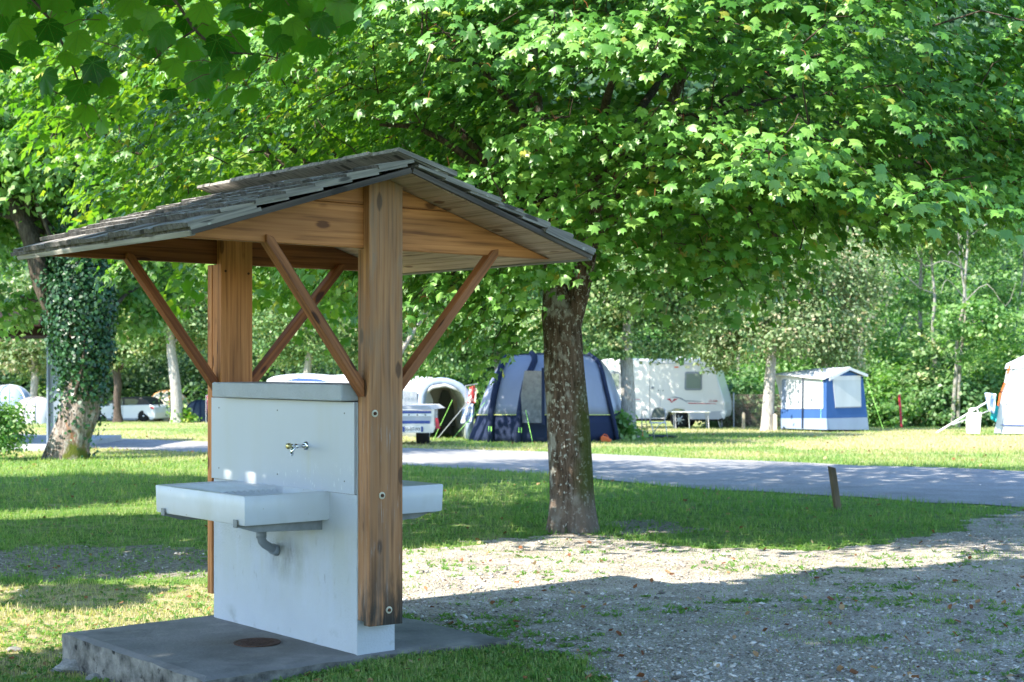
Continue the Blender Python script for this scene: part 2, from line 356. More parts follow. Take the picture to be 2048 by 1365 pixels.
setp(bpy.data.objects['gravel'], 'loose pale limestone chippings strewn over the gravel drive', 'gravel', kind='stuff')

# ---- grass
def grass(name, n, y0, y1, p, hgt, wid, dens, m, label, segs=1, seed=0, spread=.42):
    x, y = rand_ground(n, y0, y1, spread, p); d = dens(x, y); k = rng.random(n) < d; x, y = x[k], y[k]; n = len(x)
    a = rng.random(n)*2*np.pi; dirx = np.stack([np.cos(a), np.sin(a), 0*a], -1); h = hgt*(.45+.9*rng.random(n))*(.6+.8*fbm(x*1.6, y*1.6, 50))*np.clip(y/12, .8, 2.2)
    h = h*np.where(masks(x, y)[1], .6, 1.0); lean = (rng.random(n)*.9+.15); ww = wid*np.clip(y/11, .7, 3.2)*(.6+.8*rng.random(n))
    base = np.stack([x, y, gz(x, y)-.003], -1); side = np.stack([-np.sin(a), np.cos(a), 0*a], -1)*ww[:, None]
    up = np.array([0, 0, 1.])
    mid = base+dirx*(h*lean*.3)[:, None]+up*(h*.6)[:, None]; tip = base+dirx*(h*lean)[:, None]+up*(h*(1-.35*lean))[:, None]
    V = np.stack([base-side, base+side, mid+side*.7, mid-side*.7, tip], 1).reshape(-1, 3); o = np.arange(n)[:, None]*5
    nr = y < 11.5; Fc = np.concatenate([o[nr]+[0, 1, 2], o[nr]+[0, 2, 3], o[nr]+[3, 2, 4], o[~nr]+[0, 1, 4]]) if segs > 1 else None
    if segs == 1:
        V = np.stack([base-side, base+side, tip], 1).reshape(-1, 3); Fc = np.arange(n)[:, None]*3+[0, 1, 2]
    rn = np.repeat(np.clip(.5*rng.random(n)+.95*masks(x, y)[3]-.10+.3*(fbm(x*1.1, y*1.1, 61)-.5), 0, 1), 5 if segs > 1 else 3)
    o = link(name, mesh_np(name, V, Fc, {'rnd': rn}), m); return setp(o, label, 'grass', kind='stuff')
M['grass'] = leafmat('grass blade', [(0, (.10, .23, .055)), (.35, (.18, .31, .085)), (.6, (.33, .39, .16)), (.8, (.36, .36, .16)), (1, (.55, .48, .30))], .55, .45, (1.3, 1.5, .5), spec=.3)
def dens_near(x, y):
    rd, gr, di, dr = masks(x, y); pad = on_pad(x, y, -.01)
    t = sstep(.50, .66, fbm(x*4.2, y*4.2, 71)); weeds = .05+t*.75*sstep(.34, .54, fbm(x*.7, y*.7, 77))
    edge = (in_local(x, y)[1] < .0) & (in_local(x, y)[1] > -1) & (in_local(x, y)[0] > -1.1) & (in_local(x, y)[0] < 1.1)
    d = np.where(gr, weeds, np.where(di, .10+.35*t, .35+.65*sstep(.3, .55, fbm(x*1.8, y*1.8, 80))*(1.25-dr)))
    return np.where(rd | pad, 0, np.clip(d, 0, 1))
grass('grass', 380000, 6.3, 26, 2.0, .052, .0032, dens_near, M['grass'], 'short green and straw coloured grass growing round the shelter and the near tree', 2)
grass('meadow_grass', 150000, 25, 80, 2.2, .035, .0042, lambda x, y: np.where(inpoly(x, y, roadP), 0, .9), M['grass'], 'mown dry grass of the camping pitches beyond the road', 1, spread=.40)
# ---- broad leaved weeds and fallen leaves
x, y = rand_ground(30000, 6.4, 20, p=2.4); rd, gr, di, dr = masks(x, y)
k = (rng.random(len(x)) < np.where(gr, .55*sstep(.5, .64, fbm(x*2.6, y*2.6, 71))*sstep(.4, .6, fbm(x*.7, y*.7, 77)), .45)) & ~rd & ~on_pad(x, y)
x, y = x[k], y[k]; n = len(x); cnt = 7
xx = np.repeat(x, cnt)+rng.normal(0, .012, n*cnt); yy = np.repeat(y, cnt)+rng.normal(0, .012, n*cnt); n2 = n*cnt; a = rng.random(n2)*6.28; el = rng.random(n2)*.8+.1
ax = np.stack([np.cos(a)*np.cos(el), np.sin(a)*np.cos(el), np.sin(el)], -1); ay = np.stack([-np.sin(a), np.cos(a), 0*a], -1); az = np.cross(ax, ay)
V, Fc = inst_np([(0,0,0),(.5,.24,.08),(1,0,-.05),(.5,-.24,.08)], [(0,1,2,3)], np.stack([xx, yy, gz(xx, yy)+.005], -1), ax, ay, az, rng.random(n2)*.03+.018)
link('weeds', mesh_np('weeds', V, Fc, {'rnd': np.repeat(rng.random(n2)*.45, 4)}), M['grass']); setp(bpy.data.objects['weeds'], 'low broad leaved weeds and clover among the grass and gravel', 'weeds', kind='stuff')
x, y = rand_ground(1700, 7, 46, p=1.1); rd, gr, di, dr = masks(x, y); k = (rng.random(len(x)) < np.where(gr, .5, .8)) & ~rd & ~on_pad(x, y); x, y = x[k], y[k]; n = len(x)
ax, ay, az = rmat(n, .5)
V, Fc = inst_np([(-1,0,0),(-.3,.7,.25),(.9,.4,.05),(1,-.1,.3),(.2,-.8,.1),(-.5,-.5,.35)], [(0,1,2),(0,2,3),(0,3,4),(0,4,5)], np.stack([x, y, gz(x, y)+.02], -1), ax, ay, az, (rng.random(n)*.018+.012)*np.clip(y/16, 1, 2))
M['deadleaf'] = leafmat('fallen leaf', [(0, (.16, .06, .025)), (.5, (.30, .14, .06)), (1, (.50, .36, .20))], .8, .2, (1, 1, 1), .2)
link('fallen_leaves', mesh_np('fallen_leaves', V, Fc, {'rnd': np.repeat(rng.random(n), 6)}), M['deadleaf']); setp(bpy.data.objects['fallen_leaves'], 'curled brown leaves fallen on the grass and gravel', 'leaves', kind='stuff')
# ------------------------------------------------------------------ the shelter
def grainmat(name, c1, c2, c3, dark=.3):
    m = bpy.data.materials.new(name); m.use_nodes = True; t = m.node_tree; N = t.nodes; L = t.links; p = N['Principled BSDF']
    p.inputs['Roughness'].default_value = .62; p.inputs['Specular IOR Level'].default_value = .25
    tc = N.new('ShaderNodeTexCoord'); oi = N.new('ShaderNodeObjectInfo')
    def mp(s):
        m_ = N.new('ShaderNodeMapping'); m_.inputs['Scale'].default_value = s; L.new(tc.outputs['Object'], m_.inputs[0])
        cx = N.new('ShaderNodeCombineXYZ'); mu = N.new('ShaderNodeMath'); mu.operation = 'MULTIPLY'; mu.inputs[1].default_value = 31; L.new(oi.outputs['Random'], mu.inputs[0])
        for i_ in range(3): L.new(mu.outputs[0], cx.inputs[i_])
        L.new(cx.outputs[0], m_.inputs['Location']); return m_.outputs[0]
    # knots bend the grain
    kn = N.new('ShaderNodeTexVoronoi'); kn.inputs['Scale'].default_value = 1; L.new(mp((8, 8, 3.4)), kn.inputs[0])
    kd = N.new('ShaderNodeMapRange'); kd.inputs[1].default_value = .20; kd.inputs[2].default_value = .09; L.new(kn.outputs['Distance'], kd.inputs[0])
    n = N.new('ShaderNodeTexNoise'); n.inputs['Scale'].default_value = 1; n.inputs['Detail'].default_value = 7; n.inputs['Distortion'].default_value = .5; L.new(mp((48, 48, 1.6)), n.inputs[0])
    ad = N.new('ShaderNodeMath'); ad.operation = 'MULTIPLY_ADD'; L.new(kd.outputs[0], ad.inputs[0]); ad.inputs[1].default_value = -.45; L.new(n.outputs['Fac'], ad.inputs[2])
    r = N.new('ShaderNodeValToRGB'); e = r.color_ramp.elements; e[0].position = .25; e[0].color = (*c3, 1); e[1].position = .72; e[1].color = (*c1, 1); e.new(.47).color = (*c2, 1)
    L.new(ad.outputs[0], r.inputs[0])
    b1 = N.new('ShaderNodeTexNoise'); b1.inputs['Scale'].default_value = 1; b1.inputs['Detail'].default_value = 4; L.new(mp((5, 5, 1.1)), b1.inputs[0])
    br = N.new('ShaderNodeMapRange'); br.inputs[1].default_value = .35; br.inputs[2].default_value = .7; br.inputs[3].default_value = 1-dark; br.inputs[4].default_value = 1.15; L.new(b1.outputs['Fac'], br.inputs[0])
    h = N.new('ShaderNodeHueSaturation'); L.new(br.outputs[0], h.inputs['Value']); L.new(r.outputs[0], h.inputs['Color']); L.new(h.outputs[0], p.inputs['Base Color'])
    b = N.new('ShaderNodeBump'); b.inputs['Strength'].default_value = .6; b.inputs['Distance'].default_value = .004; L.new(ad.outputs[0], b.inputs['Height']); L.new(b.outputs[0], p.inputs['Normal'])
    return m
M['wood'] = grainmat('stained pine', (.60, .262, .092), (.48, .192, .062), (.18, .066, .022))
M['wood_post'] = grainmat('weathered stained pine', (.46, .240, .112), (.37, .176, .075), (.13, .062, .028))
overlay(M['wood_post'], (.03, .026, .02), 5, .42, .54, (3, 3, .5), mask=('Z', .62, .2))
overlay(M['wood_post'], (.16, .14, .12), 3, .48, .66, (9, 9, .35), fac=.35)
overlay(M['wood_post'], (.42, .42, .40), 5, .60, .70, (14, 14, .9), mask=[('Z', .1, .5), ('Z', 1.6, 1.2)], fac=.6)
overlay(M['wood_post'], (.20, .17, .13), 2, .5, .66, (3, 3, 1), mask=('Z', 1.0, 2.2), fac=.8)
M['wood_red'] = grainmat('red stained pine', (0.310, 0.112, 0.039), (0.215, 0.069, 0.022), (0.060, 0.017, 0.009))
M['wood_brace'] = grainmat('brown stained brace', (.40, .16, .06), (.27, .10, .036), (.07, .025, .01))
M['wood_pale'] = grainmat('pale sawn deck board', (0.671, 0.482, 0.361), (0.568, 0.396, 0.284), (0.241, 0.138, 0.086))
M['shingle'] = grainmat('grey weathered shingle', (0.409, 0.380, 0.345), (0.268, 0.250, 0.233), (0.071, 0.067, 0.063), .35)
overlay(M['shingle'], (.55, .56, .52), 22, .64, .72, (1, 1, .6), fac=.8)
M['butt'] = grainmat('weathered end grain', (.13, .125, .12), (.065, .062, .06), (.018, .017, .016), .35); M['verge'] = grainmat('dark verge board', (.14, .12, .11), (.085, .07, .062), (.03, .024, .02))
M['fascia'] = grainmat('grey fascia board', (0.310, 0.301, 0.267), (0.224, 0.215, 0.189), (0.086, 0.077, 0.069))
zu = lambda v: 2.64-.309*abs(v-.1125)                    # underside of the roof deck
def lpart(name, mb, m, axis='Z', parent=None, bevel=.003, label=None, smooth=False, org=None, kind=None):
    """a board: the mesh is stored with its grain along its own Z axis"""
    vs = [Vector(v) for v in mb.v]; c = Vector(org) if org else sum(vs, Vector())/len(vs)
    if isinstance(axis, str): ax = {'X': Vector((1,0,0)), 'Y': Vector((0,1,0)), 'Z': Vector((0,0,1))}[axis]
    else: ax = Vector(axis).normalized()
    Q = ax.to_track_quat('Z', 'Y') if axis != 'Z' else Matrix.Identity(3).to_quaternion()
    qi = Q.inverted(); mb.v = [tuple(qi @ (v-c)) for v in vs]
    o = mb.build(name, m, parent or SP, c, smooth, bevel, seg=1); o.rotation_mode = 'QUATERNION'; o.rotation_quaternion = Q
    if label: o['label'] = label
    if kind: o['kind'] = kind
    return o
W = .225; L_ = 1.63; TH = .257
# near post: outer plank, inner plank below the gable board
mb = MB(); mb.prism([(0,-.12,.17),(W,-.12,.165),(W,-.12,zu(W)-.004),(.1125,-.12,zu(.1125)-.004),(0,-.12,zu(0)-.004)], (0,.058,0))
post = lpart('post', mb, M['wood_post'], 'Z', org=(0,-.12,0), label='nearer post with rusty bolts and a black weathered foot')
mb = MB().box(.004, W-.004, -.060, -.002, .19, 2.244); lpart('post', mb, M['wood_post'], 'Z', org=(0,0,0))
for v_, z_ in ((.035, 1.338), (.083, .885), (.13, .25)):
    mb = MB().lathe([(.020,.0),(.020,-.004),(.011,-.005),(.011,-.002)], (v_, -.1205, z_), 20, 0, 'Y'); bo = mb.build('washer', mat('washer', (.52,.48,.36), .5, .4, .2) if 'washer' not in bpy.data.materials else bpy.data.materials['washer'], post, (0,.12,0), seg=1)
    mb = MB().lathe([(.0105,-.003),(.010,-.010),(.006,-.012)], (v_, -.1205, z_), 6, 0, 'Y'); mb.build('bolt', mat('rust', (.10,.045,.025), .8, .3, .3) if 'rust' not in bpy.data.materials else bpy.data.materials['rust'], post, (0,.12,0))
# far post
mb = MB().prism([(0,L_-.10,1.40),(W,L_-.10,1.40),(W,L_-.10,zu(W)-.004),(.1125,L_-.10,zu(.1125)-.004),(0,L_-.10,zu(0)-.004)], (0,.058,0))
fp = lpart('post', mb, M['wood'], 'Z', org=(0,L_-.1,0))
mb = MB().box(.0, W, L_+.022, L_+.08, .144, 2.244); lpart('post', mb, M['wood'], 'Z')
mb = MB().box(.004, W-.004, L_-.040, L_+.020, 1.42, 2.244); lpart('post', mb, M['wood'], 'Z')
for v_, z_ in ((.03, 2.20), (.195, 2.19)):
    MB().lathe([(.008,0),(.007,-.006)], (v_, -.0, z_), 8, 0, 'Y').build('bolt', bpy.data.materials['rust'], fp, (0,0,0))
# gable boards
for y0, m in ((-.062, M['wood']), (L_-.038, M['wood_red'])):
    t_ = .056; zb, zm = 2.248, 2.486; e = lambda z: (2.636-z)/.309
    mb = MB().prism([(.1125-e(zb),y0,zb),(.1125+e(zb),y0,zb),(.1125+e(zm),y0,zm),(.1125-e(zm),y0,zm)], (0,t_,0)); lpart('gable_board', mb, m, 'X', bevel=.004)
    mb = MB().prism([(.1125-e(zm+.003),y0+.002,zm+.003),(.1125+e(zm+.003),y0+.002,zm+.003),(.1125,y0+.002,2.636)], (0,t_-.004,0)); lpart('gable_board', mb, m, 'X', bevel=.003)
# braces
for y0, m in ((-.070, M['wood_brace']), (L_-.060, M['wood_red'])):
    for vt, vb in ((-.600, -.004), (.925, W+.004)):
        top = Vector((vt, y0-.012, 2.262)); bot = Vector((vb, y0-.012, 1.47)); d = (bot-top).normalized(); nx_ = Vector((-d.z, 0, d.x)); dep = Vector((0, .068, 0)); hw = .026
        if nx_.z < 0: nx_ = -nx_
        P = [top+nx_*hw, top-d*.035, top-nx_*hw+d*.0, ]
        sgn = 1 if vt < 0 else -1
        # the foot is cut upright against the post
        f = lambda q: q+d*((vb-q.x)/d.x)
        q1, q2 = f(top+nx_*hw), f(top-nx_*hw)
        mb = MB().prism([top+nx_*hw, top-d*.034, top-nx_*hw, q2, q1], dep); lpart('brace', mb, m, tuple(d), bevel=.003)
# roof deck boards
sl_ = math.atan(.309); cs, sn = math.cos(sl_), math.sin(sl_); U0, U1 = -.345, 1.80
def slp(side, s, h): # s along slope from the ridge, h above the deck underside plane
    return Vector((.1125+side*(s*cs+h*sn), 0, 2.64-s*sn+h*cs))
SL = 1.375
for side in (-1, 1):
    n = 9; wd = SL/n
    for k in range(n):
        s0, s1 = k*wd+.003, (k+1)*wd-.003; a0 = random.uniform(-.012, .012)
        P = [slp(side, s0, 0), slp(side, s1, 0), slp(side, s1, .02), slp(side, s0, .02)]
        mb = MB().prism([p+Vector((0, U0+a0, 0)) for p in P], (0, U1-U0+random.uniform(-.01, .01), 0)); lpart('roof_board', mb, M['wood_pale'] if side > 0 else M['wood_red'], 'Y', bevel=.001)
    # verge battens and eave strip
    mb = MB().prism([p+Vector((0, U0-.02, 0)) for p in (slp(side, SL-.02, -.006), slp(side, SL+.008, -.006), slp(side, SL+.008, .024), slp(side, SL-.02, .024))], (0, U1-U0+.02, 0))
    lpart('eave_strip', mb, M['fascia'], 'Y')
    for ye in (U0-.022, U1):
        mb = MB().prism([p+Vector((0, ye, 0)) for p in (slp(side, 0, .0), slp(side, SL, .0), slp(side, SL, .032), slp(side, 0, .032))], (0, .018, 0))
        lpart('verge_strip', mb, M['verge'], (side*cs, 0, -sn))
# shingles: courses of split boards, thick ragged butts, laid double
NC = 7; EX = SL/NC
def shingle(side, s_low, length, y, wid, th, lift_low, lift_top, skew):
    nseg = 5; out = []
    for k in range(nseg+1):
        yy = y+wid*k/nseg; j = random.uniform(-.009, .009); out.append((yy, j, random.uniform(-.0025, .0025)))
    mb = MB(); s_top = s_low-length
    vs = []
    for yy, j, h in out:
        for s, lf, t in ((s_low+j+skew*(yy-y), lift_low, 1), (s_low+j-.012, lift_low, 1), (s_top, lift_top, .8)):
            lo = slp(side, max(s, -.16), lf+(0 if s > s_top+.001 else 0)); hi = slp(side, max(s, -.16), lf+th*t+h-(.004 if s == s_low+j else 0))
            lo.y = hi.y = yy; vs += [lo, hi]
    m_ = 6; fs = []
    for k in range(nseg):
        a, b = k*m_, (k+1)*m_
        fs += [(a+1, b+1, b+3, a+3), (a+3, b+3, b+5, a+5), (a, a+2, b+2, b), (a+2, a+4, b+4, b+2), (a, b, b+1, a+1), (a+4, a+5, b+5, b+4)]
    e_ = nseg*m_; fs += [(0, 1, 3, 2), (2, 3, 5, 4), (e_, e_+2, e_+3, e_+1), (e_+2, e_+4, e_+5, e_+3)]
    mb.add(vs, fs); mb.m = [1 if sorted(f)[:2] == [f[0], f[3]] and len(f) == 4 and (f[3] == f[0]+1) and (f[1] == f[0]+6) else 0 for f in mb.f]; return mb
for side in (-1, 1):
    for c in range(NC):
        s_low = SL+.02-c*EX
        for layer in (0, 1):
            if c and layer == 0: continue
            y = U0-.045+random.uniform(0, .02)-(0 if layer else .0); y_end = U1+.03
            while y < y_end-.03:
                wd = min(random.uniform(.20, .40), y_end-y)
                if y_end-y-wd < .1: wd = y_end-y
                th = random.uniform(.020, .030); ln = min(EX*2.05, s_low+(.03 if side < 0 else .14))
                if c == NC-1: ln = s_low+(.02 if side < 0 else .145)
                b_ = .022+(0 if layer == 0 else .018); lo_ = b_+.024*min(c, 1)+random.uniform(0, .005)
                mb = shingle(side, s_low+random.uniform(-.014, .012)-(.02 if layer == 0 else 0), ln, y+.002, wd-.004, th, lo_, b_-(.0 if c < NC-1 else -.012)+(.018 if side > 0 and c == NC-1 else 0), random.uniform(-.03, .03))
                lpart('shingle', mb, [M['shingle'], M['butt']], (side*cs, 0, -sn), bevel=0); y += wd
# the ridge course of the right slope stands past the ridge
y = U0-.05
while y < U1:
    wd = min(random.uniform(.18, .32), U1+.04-y); wd = max(wd, .08)
    mb = shingle(1, .26+random.uniform(-.01, .01), .26+.14, y+.002, wd-.004, .024, .085, .068, 0); lpart('shingle', mb, [M['shingle'], M['butt']], (cs, 0, -sn), bevel=0); y += wd

# ---- wall, coping, panel
M['render'] = mat('white rendered wall', (0.485, 0.525, 0.556), .85, .2, var=.08, vscale=3, bump=.5, bscale=70)
overlay(M['render'], (.16, .17, .12), 3.5, .56, .74, (1, 1, 1), mask=('Z', .12, .0))
overlay(M['render'], (.22, .22, .20), 9, .60, .72, (1, 2.2, .8), mask=[('Z', .15, .35), ('Z', .72, .5)], fac=.55)
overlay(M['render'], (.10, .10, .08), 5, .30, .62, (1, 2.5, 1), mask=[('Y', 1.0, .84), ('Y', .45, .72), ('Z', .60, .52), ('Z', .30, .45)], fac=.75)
overlay(M['render'], (.42, .44, .36), 4, .40, .60, (1, 2, .35), mask=[('Z', .72, .66), ('Z', .1, .4)], fac=.35)
M['coping'] = mat('pale concrete coping', (0.392, 0.423, 0.438), .8, .2, var=.12, vscale=8, bump=.4, bscale=60)
M['panel'] = mat('white laminate panel', (0.438, 0.485, 0.540), .28, .5, var=.03, vscale=2)
wall = thing('sink_wall', SP.location, 'white rendered wall standing on the concrete slab under the shelter', 'wall', R(39.8))
mb = MB()
nu, nz_ = 20, 16
mb.box(0, TH, 0, L_, -.03, 1.40); mb.build('wall', M['render'], wall, bevel=.006)
mb = MB().box(-.105, TH+.06, .0, 1.462, 1.405, 1.498); mb.build('coping', M['coping'], wall, bevel=.010)
for s_ in (-1, 1):
    x0 = -.016 if s_ < 0 else TH+.002
    pn = MB().box(x0, x0+.014, .004, L_-.002, .887, 1.398).build('panel', M['panel'], wall, bevel=.001)
    MB().box(x0+(.013 if s_ < 0 else 0)-.001, x0+(.0145 if s_ < 0 else .002)-.001, .002, L_, .884, .8868).build('panel_edge', bpy.data.materials['rust'], wall)
    for yy in (.10, .82, 1.53):
        for zz in (.955, 1.335):
            xx = x0-.001 if s_ < 0 else x0+.015
            MB().lathe([(.005,-.001),(.004,.001)], (xx, yy, zz), 10, 0, 'X').build('screw', mat('screw', (.16,.16,.16), .5, .4, .5) if 'screw' not in bpy.data.materials else bpy.data.materials['screw'], pn)
# pad
M['concrete'] = mat('worn concrete', (.27, .262, .25), .9, .2, var=.3, vscale=2.2, vcol=(.17, .17, .165), bump=.5, bscale=45)
overlay(M['concrete'], (.36, .35, .31), 5, .55, .75, fac=.7)
overlay(M['concrete'], (.08, .08, .075), 1.7, .54, .72, fac=.7)
overlay(M['concrete'], (.10, .075, .05), 3, .35, .6, mask=[('X', -.75, -.3), ('X', .1, -.15), ('Y', .2, .5), ('Y', 1.1, .8)], fac=.6)
M['concrete_side'] = mat('rough concrete edge', (.30, .285, .25), .95, .1, var=.6, vscale=9, vcol=(.055, .055, .05), bump=1.0, bscale=40)
overlay(M['concrete_side'], (.02, .02, .02), 11, .60, .68, fac=.9)
def padmesh():
    v0, v1, u0, u1 = -.96, .96, -.03, 1.74; bm = bmesh.new()
    nX, nY = 40, 36; grid = {}
    for i in range(nX+1):
        for j in range(nY+1):
            x = v0+(v1-v0)*i/nX; y = u0+(u1-u0)*j/nY
            if j == 0: y += -.14*max(0, (x-.1)/.86)
            ed = (i in (0, nX)) or (j in (0, nY)); n_ = mnoise.noise(Vector((x*6, y*6, 0)))
            if i in (0, nX): x += .008*n_*(1)
            if j in (0, nY): y += .008*n_
            grid[i, j] = bm.verts.new((x, y, (-.012+.008*n_ if ed else .002*mnoise.noise(Vector((x*9, y*9, 3))))))
    for i in range(nX):
        for j in range(nY): bm.faces.new((grid[i, j], grid[i+1, j], grid[i+1, j+1], grid[i, j+1])).material_index = 0
    ring = [(i, 0) for i in range(nX)]+[(nX, j) for j in range(nY)]+[(i, nY) for i in range(nX, 0, -1)]+[(0, j) for j in range(nY, 0, -1)]
    prev = [grid[k] for k in ring]
    for lvl in range(1, 8):
        cur = []
        for k, idx in enumerate(ring):
            b = grid[idx].co; z = -.012-.05*lvl; ox = Vector((b.x, b.y-.85, 0)).normalized()
            n_ = mnoise.noise(Vector((b.x*9, b.y*9, z*14)))*.008-.018*max(0, mnoise.noise(Vector((b.x*4, b.y*4, z*6+9))))*(lvl > 1)
            cur.append(bm.verts.new((b.x+ox.x*n_, b.y+ox.y*n_, z)))
        for k in range(len(ring)):
            k2 = (k+1) % len(ring); f = bm.faces.new((prev[k], cur[k], cur[k2], prev[k2])); f.material_index = 1 if lvl > 0 else 0
        prev = cur
    bmesh.ops.recalc_face_normals(bm, faces=bm.faces); me = bpy.data.meshes.new('concrete_slab'); bm.to_mesh(me); bm.free(); return me
pad = link('concrete_slab', padmesh(), [M['concrete'], M['concrete_side']]); pad.location = SP.location; pad.rotation_euler = (0, 0, R(39.8))
setp(pad, 'worn grey concrete slab with a crumbling edge under the sink wall', 'slab')
M['rustcover'] = mat('rusty iron', (.12, .07, .05), .85, .3, .3, var=.5, vscale=30, bump=.8, bscale=60)
dc = thing('drain_cover', SMx @ Vector((-.247, .66, .002)), 'round rusty iron drain cover set in the slab below the sink', 'drain cover', R(39.8))
mb = MB().lathe([(.135,0),(.135,.006),(.122,.006),(.120,.003)], (0,0,0), 40); mb.build('rim', M['rustcover'], dc)
mb = MB().lathe([(.118,.001),(.118,.004)], (0,0,0), 40)
for i in range(-4, 5):
    for j in range(-4, 5):
        if i*i+j*j < 17: mb.box(i*.024-.007, i*.024+.007, j*.024-.007, j*.024+.007, .004, .007)
mb.build('lid', M['rustcover'], dc)

# ---- basins
overlay(M['panel'], (.42, .43, .36), 7, .42, .62, (1, 2.5, .12), mask=[('Y', .56, .50), ('Y', .42, .47), ('Z', 1.14, 1.10), ('Z', .9, 1.0)], fac=.6)
overlay(M['panel'], (.72, .76, .76), 60, .60, .66, (1, 1, .3), mask=[('Z', 1.1, .95), ('Y', 1.0, .7)], fac=.7)
overlay(M['panel'], (.40, .42, .38), 3, .5, .8, (1, 1.5, .2), fac=.35)
M['ceramic'] = mat('white glazed ceramic', (0.60, 0.635, 0.67), .3, .35, var=.04, vscale=5, vcol=(.57, .60, .62), coat=.05)
overlay(M['ceramic'], (.30, .24, .18), 40, .68, .72, fac=.8); overlay(M['ceramic'], (.45, .46, .40), 4, .5, .75, (1, 1, .5), fac=.5)
M['galv'] = mat('grey painted bracket', (.27, .29, .29), .6, .3, .1, var=.3, vscale=12)
M['pvc'] = mat('grey plastic pipe', (.22, .25, .27), .4, .4)
def basin_mesh():
    """1.05 long, .545 deep, .165 high; ribs on the far half, a bowl on the near half; x=0 touches the wall, x=-.545 is the front"""
    LX, LY, H = .545, 1.05, .165; nx_, ny_ = 44, 110; bm = bmesh.new(); vt = {}
    for i in range(nx_+1):
        for j in range(ny_+1):
            x = -LX*i/nx_; y = LY*j/ny_
            ed = min(-x, LX+x, y, LY-y); z = H
            inside = min(1, max(0, (ed-.020)/.012))
            if y > .47:    # ribbed drainer, falls towards the bowl
                rib = .5+.5*math.cos((x)*2*math.pi/.040); zz = H-.017-(1.05-y)*.012+.014*rib
            else:
                t = min(1, (.47-y)/.05); bx = min(1, max(0, min(-x-.03, LX+x-.03, y-.03)/.05)); zz = H-.024-(.112)*(t*t*(3-2*t))*bx+.014*(.5+.5*math.cos(x*2*math.pi/.04))*(1-t)
            z = H*(1-inside)+zz*inside
            vt[i, j] = bm.verts.new((x, y, z))
    for i in range(nx_):
        for j in range(ny_): bm.faces.new((vt[i, j], vt[i, j+1], vt[i+1, j+1], vt[i+1, j]))
    ring = [(i, 0) for i in range(nx_)]+[(nx_, j) for j in range(ny_)]+[(i, ny_) for i in range(nx_, 0, -1)]+[(0, j) for j in range(ny_, 0, -1)]
    for idx in ring: vt[idx].co.z -= .0025
    lo = {}
    c = Vector((-LX/2, LY/2, 0))
    pr = [vt[k] for k in ring]
    for z, ins in ((H-.008, -.0035), (.008, 0.001), (.0, .007)):
        cur = []
        for idx in ring:
            b = vt[idx].co; o_ = Vector((0, 0, 0))
            if idx[0] == 0: o_.x = -1
            if idx[0] == nx_: o_.x = 1
            if idx[1] == 0: o_.y = 1
            if idx[1] == ny_: o_.y = -1
            cur.append(bm.verts.new((b.x+o_.x*ins, b.y+o_.y*ins, z)))
        for k in range(len(ring)): bm.faces.new((pr[k], pr[(k+1) % len(ring)], cur[(k+1) % len(ring)], cur[k]))
        pr = cur
    bm.faces.new(pr); bmesh.ops.recalc_face_normals(bm, faces=bm.faces)
    me = bpy.data.meshes.new('basin'); bm.to_mesh(me); bm.free(); me.polygons.foreach_set('use_smooth', [True]*len(me.polygons))
    me.materials.append(M['ceramic']); return me
bme = basin_mesh()
def sink(label, flip):
    t = thing('sink', SMx @ Vector((0 if not flip else TH, .279 if not flip else 1.329, .725)), label, 'sink', R(39.8)+(math.pi if flip else 0), 'ceramic sinks on either side of the wall')
    b_ = link('basin', bme, M['ceramic'], t)
    b_.modifiers.new('s', 'EDGE_SPLIT').split_angle = R(38)
    for y in (.07, .93):
        mb = MB()
        mb.prism([(-.003,y,-.002),(-.545,y,-.002),(-.545,y,-.014),(-.44,y,-.045),(-.003,y,-.062)], (0,.004,0)); mb.box(-.545,-.003,y,y+.04,-.0055,-.0015)
        mb.box(-.556,-.5505,y-.002,y+.040,-.014,.030); mb.box(-.556,-.51,y-.002,y+.04,-.014,-.0075)
        mb.build('bracket', M['galv'], t, bevel=.001)
    mb = MB().tube([(-.15,.50,-.0),(-.15,.50,-.09),(-.15,.50,-.13),(-.142,.505,-.155),(-.12,.515,-.175),(-.06,.545,-.205),(.0,.57,-.23)], .026, 16)
    mb.tube([(-.15,.50,-.002),(-.15,.50,-.03)], .034, 16); mb.tube([(-.15,.50,-.10),(-.15,.50,-.135)], .031, 16); mb.tube([(-.045,.552,-.212),(-.0,.57,-.23)], .032, 16)
    mb.build('drain_pipe', M['pvc'], t, smooth=True)
    return t
sink('white ceramic sink with ribbed drainer on the left side of the wall', False)
sink('white ceramic sink behind the wooden post on the right side of the wall', True)
